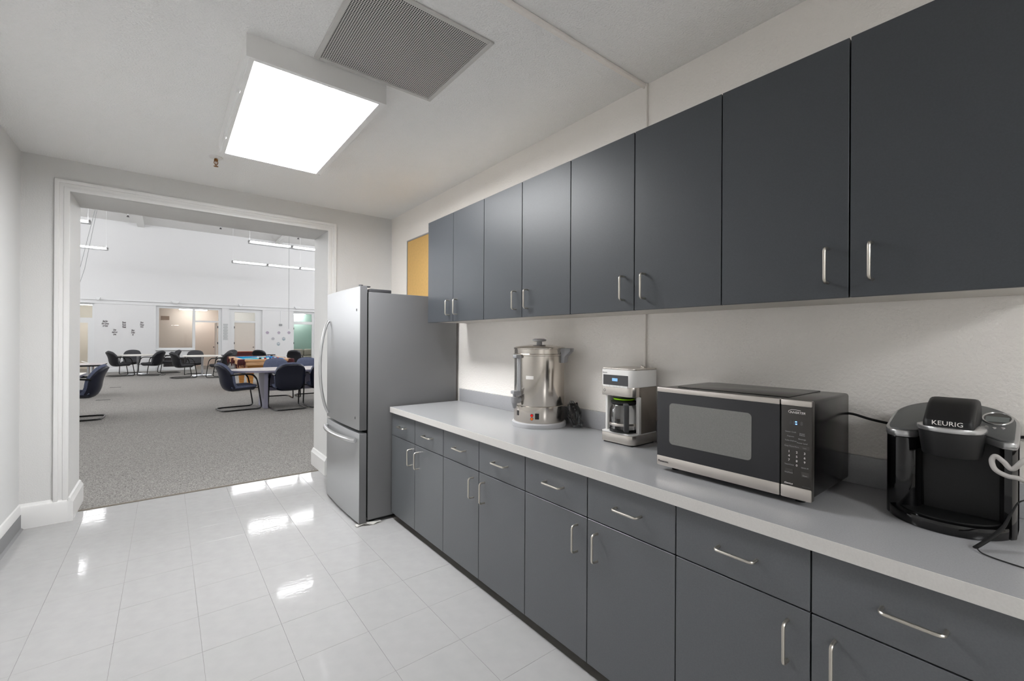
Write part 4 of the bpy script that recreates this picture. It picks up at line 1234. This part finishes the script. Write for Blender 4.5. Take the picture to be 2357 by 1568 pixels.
# slanting cords and pull cord
for i, dx in enumerate((0.0, 0.03)):
    tag(MB().tube([(-0.86 + dx, 13.0, HZ), (-1.225 + dx, 13.0, 4.2), (-1.455 + dx * 2.4, 13.0, 2.9), (-1.80 + dx * 3, 13.0, 1.5), (-2.5 + dx * 4, 13.0, 0.005)], 0.0045, n=5).build('slack_cord', M['hex_grey']),
        ('thin slanting cord at the left of the doorway, left of two', 'thin slanting cord at the left of the doorway, right of two')[i], 'cord')
tag(MB().tube([(3.04, 15.3, HZ), (3.04, 15.3, 1.75)], 0.006, n=5).build('pull_cord', M['hex_grey']), 'long thin pull cord hanging from the hall ceiling before the round decals', 'cord')
splab = ['small ceiling sprinkler seen at the left through the doorway', 'small ceiling sprinkler seen at the middle of the doorway top', 'small ceiling sprinkler seen at the right through the doorway']
for i, (x, y) in enumerate(((-1.22, 22.9), (1.82, 22.8), (4.90, 22.7))):
    t = thing('hall_sprinkler', (x, y, HZ - 0.16), splab[i], 'sprinkler', 'hall ceiling sprinklers')
    MB().lathe([(0.02, -0.10), (0.02, 0.0)], (x, y, HZ), 10).build('pipe', M['hall_trim'], t)
    MB().lathe([(0.05, -0.16), (0.03, -0.13), (0.018, -0.09)], (x, y, HZ), 10).build('head', M['grille_dark'], t)

# ------------------------------------------------------------------ cantilever chairs
def chair_profile(sv):
    """centre line of the bucket: s 0 (seat front) .. 1 (top of back) -> (x, z), normal"""
    sp = CH_PATH
    k = sv * (len(sp) - 1)
    i = min(int(k), len(sp) - 2)
    p = sp[i].lerp(sp[i + 1], k - i)
    d = (sp[i + 1] - sp[i]).normalized()
    return p, Vector((d.z, 0, -d.x))
CH_PATH = smoothpath([(0.27, 0, 0.415), (0.22, 0, 0.435), (0.05, 0, 0.430), (-0.12, 0, 0.422), (-0.20, 0, 0.452), (-0.243, 0, 0.545), (-0.258, 0, 0.64), (-0.280, 0, 0.75), (-0.320, 0, 0.85), (-0.372, 0, 0.925)], 5)
def half_width(s):
    if s < 0.40:
        wv = 0.245 + 0.012 * math.sin(PI * s / 0.40)
        if s < 0.08: wv *= (1 - (1 - s / 0.08) ** 2 * 0.25)
        return wv
    k = (s - 0.40) / 0.60
    wv = 0.245 + 0.034 * math.sin(PI * 0.5 * min(k * 1.8, 1))
    if k > 0.45:
        q = (k - 0.45) / 0.55
        wv *= max(0.0, 1 - q ** 3.0) ** 0.42
    return max(wv, 0.02)
def bucket(s0, s1, t0, t1, nu=14, nv=12):
    b = MB()
    def pt(u, v, off):
        s = s0 + (s1 - s0) * (1 - (1 - u) ** 1.6 if s1 > 0.9 else u)
        p, n = chair_profile(s)
        hw = half_width(s)
        y = hw * (2 * v - 1)
        wrap = 0.10 * abs(2 * v - 1) ** 2.2 * (1 if s > 0.40 else 0.2) * min(1.0, hw / 0.2)
        edge = 1 - 0.45 * abs(2 * v - 1) ** 6
        if s > 0.9: edge *= 1 - 0.35 * (s - 0.9) / 0.1
        if s > 0.72: wrap *= max(0.0, 1 - (s - 0.72) / 0.28 * 0.8)
        q = p + n * (off * edge) + (Vector((wrap, 0, 0)) if s > 0.40 else Vector((0, 0, wrap)))
        return (q.x, y, q.z)
    A = [[b.bm.verts.new(pt(i / nu, j / nv, t1)) for j in range(nv + 1)] for i in range(nu + 1)]
    B = [[b.bm.verts.new(pt(i / nu, j / nv, t0)) for j in range(nv + 1)] for i in range(nu + 1)]
    for i in range(nu):
        for j in range(nv):
            b.bm.faces.new((A[i][j], A[i + 1][j], A[i + 1][j + 1], A[i][j + 1]))
            b.bm.faces.new((B[i][j], B[i][j + 1], B[i + 1][j + 1], B[i + 1][j]))
    for i in range(nu):
        b.bm.faces.new((A[i][0], B[i][0], B[i + 1][0], A[i + 1][0]))
        b.bm.faces.new((A[i][nv], A[i + 1][nv], B[i + 1][nv], B[i][nv]))
    for j in range(nv):
        b.bm.faces.new((A[0][j], A[0][j + 1], B[0][j + 1], B[0][j]))
        b.bm.faces.new((A[nu][j], B[nu][j], B[nu][j + 1], A[nu][j + 1]))
    return b
def make_chair(fab, shell):
    t = thing('cantilever_chair', (0, 0, 0), 'x', 'chair')
    bucket(0.0, 0.43, 0.001, 0.065).build('seat', M[fab], t, local=True, angle=50)
    bucket(0.43, 1.0, 0.001, 0.080, nu=20).build('backrest', M[fab], t, local=True, angle=50)
    bucket(0.02, 0.985, -0.055, 0.0, nu=28).build('shell', M[shell], t, local=True, angle=50)
    side = lambda s: [(-0.20, s * 0.275, 0.700), (-0.08, s * 0.29, 0.712), (0.08, s * 0.29, 0.715), (0.19, s * 0.29, 0.695), (0.255, s * 0.29, 0.62), (0.285, s * 0.29, 0.50), (0.315, s * 0.29, 0.30), (0.345, s * 0.29, 0.10), (0.34, s * 0.29, 0.035), (0.28, s * 0.29, 0.014), (0.10, s * 0.29, 0.014), (-0.20, s * 0.29, 0.014)]
    pts = side(1) + [(-0.30, 0.25, 0.014), (-0.325, 0.15, 0.014), (-0.325, -0.15, 0.014), (-0.30, -0.25, 0.014)] + side(-1)[::-1]
    MB().tube(smoothpath(pts, 4), 0.0135, n=8).build('frame', M['chair_frame'], t, local=True)
    for s in (1, -1):
        MB().tube(smoothpath(side(s)[:5], 5), 0.021, n=8, flat=0.8).build('armrest', M['chair_frame'], t, local=True)
    MB().tube([(0.285, 0.29, 0.44), (0.16, 0.22, 0.432), (0.16, -0.22, 0.432), (0.285, -0.29, 0.44)], 0.011, n=6).build('crossbar', M['chair_frame'], t, local=True)
    return t
proto = {'b': make_chair('chair_blue', 'chair_blue_shell'), 'k': make_chair('chair_black', 'chair_black_shell')}
used = set()
chairs = [
    ('b', -1.20, 10.62, 178, 'blue cantilever chair at the near left table, cut off by the doorway'),
    ('b', 1.13, 10.36, 8, 'blue cantilever chair at the left end of the grey conference table, seen from the side'),
    ('b', 1.96, 9.90, 92, 'blue cantilever chair with its back to the kitchen at the grey conference table'),
    ('b', 2.63, 9.93, 90, 'blue cantilever chair half hidden by the passage wall, back to the kitchen'),
    ('b', 2.10, 11.80, 268, 'blue cantilever chair across the conference table, below the pool table'),
    ('b', 2.84, 11.85, 270, 'blue cantilever chair across the conference table, below the teal office door'),
    ('k', -1.38, 21.95, 22, 'dark chair at the left of the left round table, back to the camera'),
    ('k', -1.12, 23.35, 262, 'dark chair behind the left round table, facing the kitchen'),
    ('k', -0.42, 21.75, 152, 'dark chair at the right of the left round table, back to the camera'),
    ('k', 0.10, 23.1, 190, 'dark chair right behind the left round table, beside the dark lattice grille'),
    ('k', 0.46, 19.75, 14, 'dark chair at the left of the right round table, seen from the side'),
    ('k', 0.88, 21.45, 262, 'dark chair behind the right round table, facing the kitchen'),
    ('k', 1.56, 19.35, 155, 'dark chair at the right of the right round table, back to the camera'),
    ('k', 2.02, 22.2, 215, 'dark chair behind the left end of the pool table'),
    ('k', 3.27, 22.0, 60, 'dark chair in front of the maroon cabinet behind the pool table'),
    ('k', 4.42, 21.0, 70, 'dark chair beyond the right end of the pool table'),
]
for kind, x, y, a, lab in chairs:
    o = proto[kind] if kind not in used else copy_tree(proto[kind])
    used.add(kind)
    o.location = (x, y, 0.0)
    o.rotation_euler = (0, 0, math.radians(a))
    tag(o, lab, 'chair', 'cantilever chairs in the hall')

# ------------------------------------------------------------------ tables
def superell(cx, cy, rx, ry, p=2.6, n=48):
    out = []
    for i in range(n):
        a = 2 * PI * i / n
        c_, s_ = math.cos(a), math.sin(a)
        out.append((cx + rx * abs(c_) ** (2 / p) * (1 if c_ > 0 else -1), cy + ry * abs(s_) ** (2 / p) * (1 if s_ > 0 else -1)))
    return out
t = thing('conference_table', (2.6, 10.55, 0), 'grey boat-shaped conference table with slab legs', 'table')
pol = superell(2.62, 10.55, 1.64, 0.66, 2.5, 56)
MB().prism(pol, 0.752, 0.78, 'Z', bevel=0.002, seg=1).build('tabletop', M['table_grey'], t)
MB().prism(superell(2.62, 10.55, 1.643, 0.663, 2.5, 56), 0.738, 0.7765, 'Z', bevel=0.002, seg=1).build('edge_band', M['table_edge'], t)
for x in (1.56, 3.62):
    MB().rbox((x, 10.08, 0.0), (x + 0.07, 10.78, 0.738), 0.004, 1).build('slab_leg', M['table_edge'], t)
MB().box((1.63, 10.66, 0.30), (3.62, 10.69, 0.735)).build('modesty_panel', M['table_edge'], t, smooth=False)
def round_table(x, y, r, lab):
    t = thing('round_table', (x, y, 0), lab, 'table', 'white round tables')
    MB().lathe([(r - 0.004, 0.75), (r, 0.755), (r, 0.784), (r - 0.004, 0.79)], (x, y, 0), 48).build('tabletop', M['table_white'], t)
    MB().lathe([(0.035, 0.03), (0.035, 0.74), (0.16, 0.75)], (x, y, 0), 20).build('pedestal', M['chrome'], t)
    for k in range(4):
        a = PI / 4 + k * PI / 2
        MB().tube([(x + 0.03 * math.cos(a), y + 0.03 * math.sin(a), 0.05), (x + 0.42 * math.cos(a), y + 0.42 * math.sin(a), 0.022)], 0.028, n=8, r_end=0.02).build('base_arm', M['chrome'], t)
round_table(-0.87, 22.3, 0.62, 'white round pedestal table under the slogans, farther of two')
round_table(1.06, 20.25, 0.60, 'white round pedestal table before the wide office window, nearer of two')
def folding_table(nm, x0, x1, y0, y1, h, lab, top, edge, leg, lx, bar=True):
    t = thing(nm, ((x0 + x1) / 2, (y0 + y1) / 2, 0), lab, 'table')
    MB().rbox((x0, y0, h - 0.012), (x1, y1, h), 0.003, 1).build('tabletop', top, t)
    MB().rbox((x0 + 0.0, y0 - 0.003, h - 0.045), (x1 + 0.003, y1 + 0.003, h - 0.006), 0.006, 1).build('edge_band', edge, t)
    for x in lx:
        for y in (y0 + 0.16, y1 - 0.16):
            MB().tube([(x, y, 0.03), (x, y, h - 0.045)], 0.028, n=10).build('leg', leg, t)
        if bar:
            MB().rbox((x - 0.03, y0 + 0.06, 0.0), (x + 0.03, y1 - 0.06, 0.035), 0.008, 1).build('foot', M['chair_frame'], t)
        else:
            for y in (y0 + 0.16, y1 - 0.16):
                MB().lathe([(0.05, 0.0), (0.05, 0.012), (0.03, 0.03)], (x, y, 0), 14).build('foot', leg, t)
    return t
folding_table('folding_table', -3.1, -1.20, 14.2, 15.25, 0.79, 'grey folding table with dark edge at the far left', M['table_grey'], M['chair_frame'], M['chrome'], (-2.8, -1.45))
folding_table('meeting_table', -3.4, -1.16, 9.95, 11.2, 0.78, 'cream meeting table in front of the cut-off blue chair', M['table_white'], M['table_edge'], M['white_plastic'], (-3.1, -1.32), False)
t = thing('open_booklet', (-1.50, 14.85, 0.79), 'small open white booklet on the grey folding table', 'booklet')
for s in (-1, 1):
    b = MB()
    b.prism([(-1.50, 0.792), (-1.50 + s * 0.13, 0.85), (-1.50 + s * 0.13, 0.854), (-1.50, 0.796)], 14.80, 14.98, 'Y')
    b.build('cover', M['paper'], t, smooth=False)
flab = ['thin dark floor cover on the carpet, farther of two', 'thin dark floor cover on the carpet, nearer of two']
for i, (xa, xb, y) in enumerate(((-1.27, -1.03, 16.95), (-1.26, -1.01, 13.66))):
    tag(MB().rbox((xa, y - 0.03, 0.0), (xb, y + 0.03, 0.006), 0.002, 1).build('floor_cover', M['grille_dark']), flab[i], 'floor cover', 'covers let into the carpet')

# ------------------------------------------------------------------ maroon cabinet by the wall
t = thing('low_cabinet', (3.0, YF - 0.25, 0), 'low maroon cabinet with red wood top against the far wall', 'cabinet')
MB().rbox((2.58, YF - 0.45, 0.03), (3.42, YF - 0.05, 0.79), 0.01, 1).build('body', M['maroon'], t)
MB().rbox((2.55, YF - 0.48, 0.79), (3.45, YF - 0.03, 0.825), 0.006, 1).build('top', M['redwood'], t)

# ------------------------------------------------------------------ pool table
px0, px1, py0, py1, pz = 1.53, 2.86, 13.75, 16.42, 0.86
t = thing('pool_table', ((px0 + px1) / 2, (py0 + py1) / 2, 0), 'oak pool table with turquoise felt and maroon leather pockets', 'pool table')
rw = 0.14
MB().box((px0 + 0.1, py0 + 0.1, pz - 0.09), (px1 - 0.1, py1 - 0.1, pz - 0.035)).build('bed', M['felt'], t, smooth=False)
cush = MB()
for (a, c_) in (((px0 + rw, py0 + 0.2), (px0 + rw + 0.05, (py0 + py1) / 2 - 0.09)), ((px0 + rw, (py0 + py1) / 2 + 0.09), (px0 + rw + 0.05, py1 - 0.2)),
                ((px1 - rw - 0.05, py0 + 0.2), (px1 - rw, (py0 + py1) / 2 - 0.09)), ((px1 - rw - 0.05, (py0 + py1) / 2 + 0.09), (px1 - rw, py1 - 0.2)),
                ((px0 + 0.2, py0 + rw), (px1 - 0.2, py0 + rw + 0.05)), ((px0 + 0.2, py1 - rw - 0.05), (px1 - 0.2, py1 - rw))):
    MB().rbox((a[0], a[1], pz - 0.036), (c_[0], c_[1], pz - 0.002), 0.008, 1).build('cushion', M['cushion'], t)
for (a, c_) in (((px0, py0 + 0.12), (px0 + rw, (py0 + py1) / 2 - 0.06)), ((px0, (py0 + py1) / 2 + 0.06), (px0 + rw, py1 - 0.12)),
                ((px1 - rw, py0 + 0.12), (px1, (py0 + py1) / 2 - 0.06)), ((px1 - rw, (py0 + py1) / 2 + 0.06), (px1, py1 - 0.12)),
                ((px0 + 0.12, py0), (px1 - 0.12, py0 + rw)), ((px0 + 0.12, py1 - rw), (px1 - 0.12, py1))):
    rl = MB().rbox((a[0], a[1], pz - 0.065), (c_[0], c_[1], pz), 0.012, 2).build('rail', M['oak_rail'], t)
    along_x = (c_[0] - a[0]) > (c_[1] - a[1])
    if along_x:
        lo = MB().rbox((a[0], a[1] + 0.03 if a[1] < 14 else a[1], pz - 0.17), (c_[0], c_[1] if a[1] < 14 else c_[1] - 0.03, pz - 0.065), 0.012, 2)
    else:
        lo = MB().rbox((a[0] + 0.03 if a[0] < 2 else a[0], a[1], pz - 0.17), (c_[0] if a[0] < 2 else c_[0] - 0.03, c_[1], pz - 0.065), 0.012, 2)
    lo.build('rail_skirt', M['oak_rail'], rl)
MB().box((px0 + 0.22, py0 + 0.22, pz - 0.36), (px1 - 0.22, py1 - 0.22, pz - 0.10)).build('cabinet', M['oak'], t, smooth=False)
for x in (px0 + 0.31, px1 - 0.31):
    for y in (py0 + 0.45, py1 - 0.45):
        b = MB()
        q = 0.11
        vs = [[b.bm.verts.new((x + sx_ * s_, y + sy_ * s_, z)) for sx_, sy_ in ((-1, -1), (1, -1), (1, 1), (-1, 1))] for s_, z in ((0.055, 0.03), (0.085, pz - 0.40), (0.10, pz - 0.36))]
        for i in range(2):
            for k in range(4):
                b.bm.faces.new((vs[i][k], vs[i][(k + 1) % 4], vs[i + 1][(k + 1) % 4], vs[i + 1][k]))
        b.bm.faces.new(vs[0]); b.bm.faces.new(vs[2])
        lg = b.build('leg', M['oak'], t, smooth=False)
        MB().lathe([(0.045, 0.0), (0.05, 0.03)], (x, y, 0), 12).build('foot', M['rubber'], lg)
for x, y in ((px0 + 0.06, py0 + 0.06), (px1 - 0.06, py0 + 0.06), (px0 + 0.06, py1 - 0.06), (px1 - 0.06, py1 - 0.06), (px0 + 0.02, (py0 + py1) / 2), (px1 - 0.02, (py0 + py1) / 2)):
    pr = 0.088 if abs(y - (py0 + py1) / 2) > 0.2 else 0.072
    pk = MB().lathe([(pr * 0.8, -0.05), (pr, -0.03), (pr, 0.0), (pr * 0.85, 0.004), (pr * 0.62, 0.0), (pr * 0.62, -0.05)], (x, y, pz), 20, closed=True).build('pocket', M['leather'], t)
    b = MB()
    for k in range(20):
        a = 2 * PI * k / 20
        L_ = 0.20 + 0.04 * math.sin(k * 2.7)
        b.tube([(x + pr * 0.95 * math.cos(a), y + pr * 0.95 * math.sin(a), pz - 0.03), (x + pr * 1.02 * math.cos(a), y + pr * 1.02 * math.sin(a), pz - 0.12), (x + pr * 0.9 * math.cos(a + 0.1), y + pr * 0.9 * math.sin(a + 0.1), pz - L_)], 0.013, n=5, r_end=0.006)
    b.build('fringe', M['leather'], pk)
    MB().lathe([(pr * 0.7, -0.15), (pr * 0.85, -0.04)], (x, y, pz), 16).build('net', M['rubber'], pk)
# balls, cue, brush
bz = pz - 0.035 + 0.032
balls = [('ball_white', 2.155, 15.05, 'white cue ball on the pool table beside the cue'),
         ('ball_black', 2.10, 14.30, 'black pool ball at the left of the cluster'), ('ball_white', 2.17, 14.28, 'white pool ball next to the black ball in the cluster'),
         ('ball_red', 2.235, 14.33, 'red pool ball between the two white balls of the cluster'), ('ball_white', 2.295, 14.27, 'white pool ball between a red and a blue ball'),
         ('ball_blue', 2.36, 14.31, 'blue pool ball in the middle right of the cluster'), ('ball_red', 2.43, 14.28, 'red pool ball right of the blue ball'),
         ('ball_white', 2.49, 14.33, 'white pool ball between the two right-hand red balls'), ('ball_red', 2.55, 14.28, 'red pool ball at the right end of the cluster')]
for m_, x, y, lab in balls:
    b = MB()
    b.lathe([(0.032 * math.sin(PI * i / 12), -0.032 * math.cos(PI * i / 12)) for i in range(13)], (x, y, bz), 20)
    tag(b.build('pool_ball', M[m_]), lab, 'ball', 'balls on the pool table')
t = thing('pool_cue', (2.1, 14.9, pz - 0.03), 'wooden pool cue lying across the turquoise felt', 'cue')
MB().tube([(1.70, 14.45, bz - 0.01), (2.45, 15.65, pz + 0.012)], 0.006, n=8, r_end=0.012).build('shaft', M['cue'], t)
MB().tube([(2.45, 15.65, pz + 0.012), (2.62, 15.92, pz + 0.018)], 0.013, n=8, r_end=0.016).build('butt', M['ball_blue'], t)
t = thing('table_brush', (2.72, 16.30, pz), 'black brush on the far rail of the pool table', 'brush')
MB().rbox((2.60, 16.28, pz + 0.02), (2.84, 16.36, pz + 0.05), 0.008, 2).build('handle', M['rubber'], t)
MB().rbox((2.62, 16.29, pz + 0.0), (2.76, 16.35, pz + 0.02), 0.004, 1).build('bristles', M['rubber'], t)
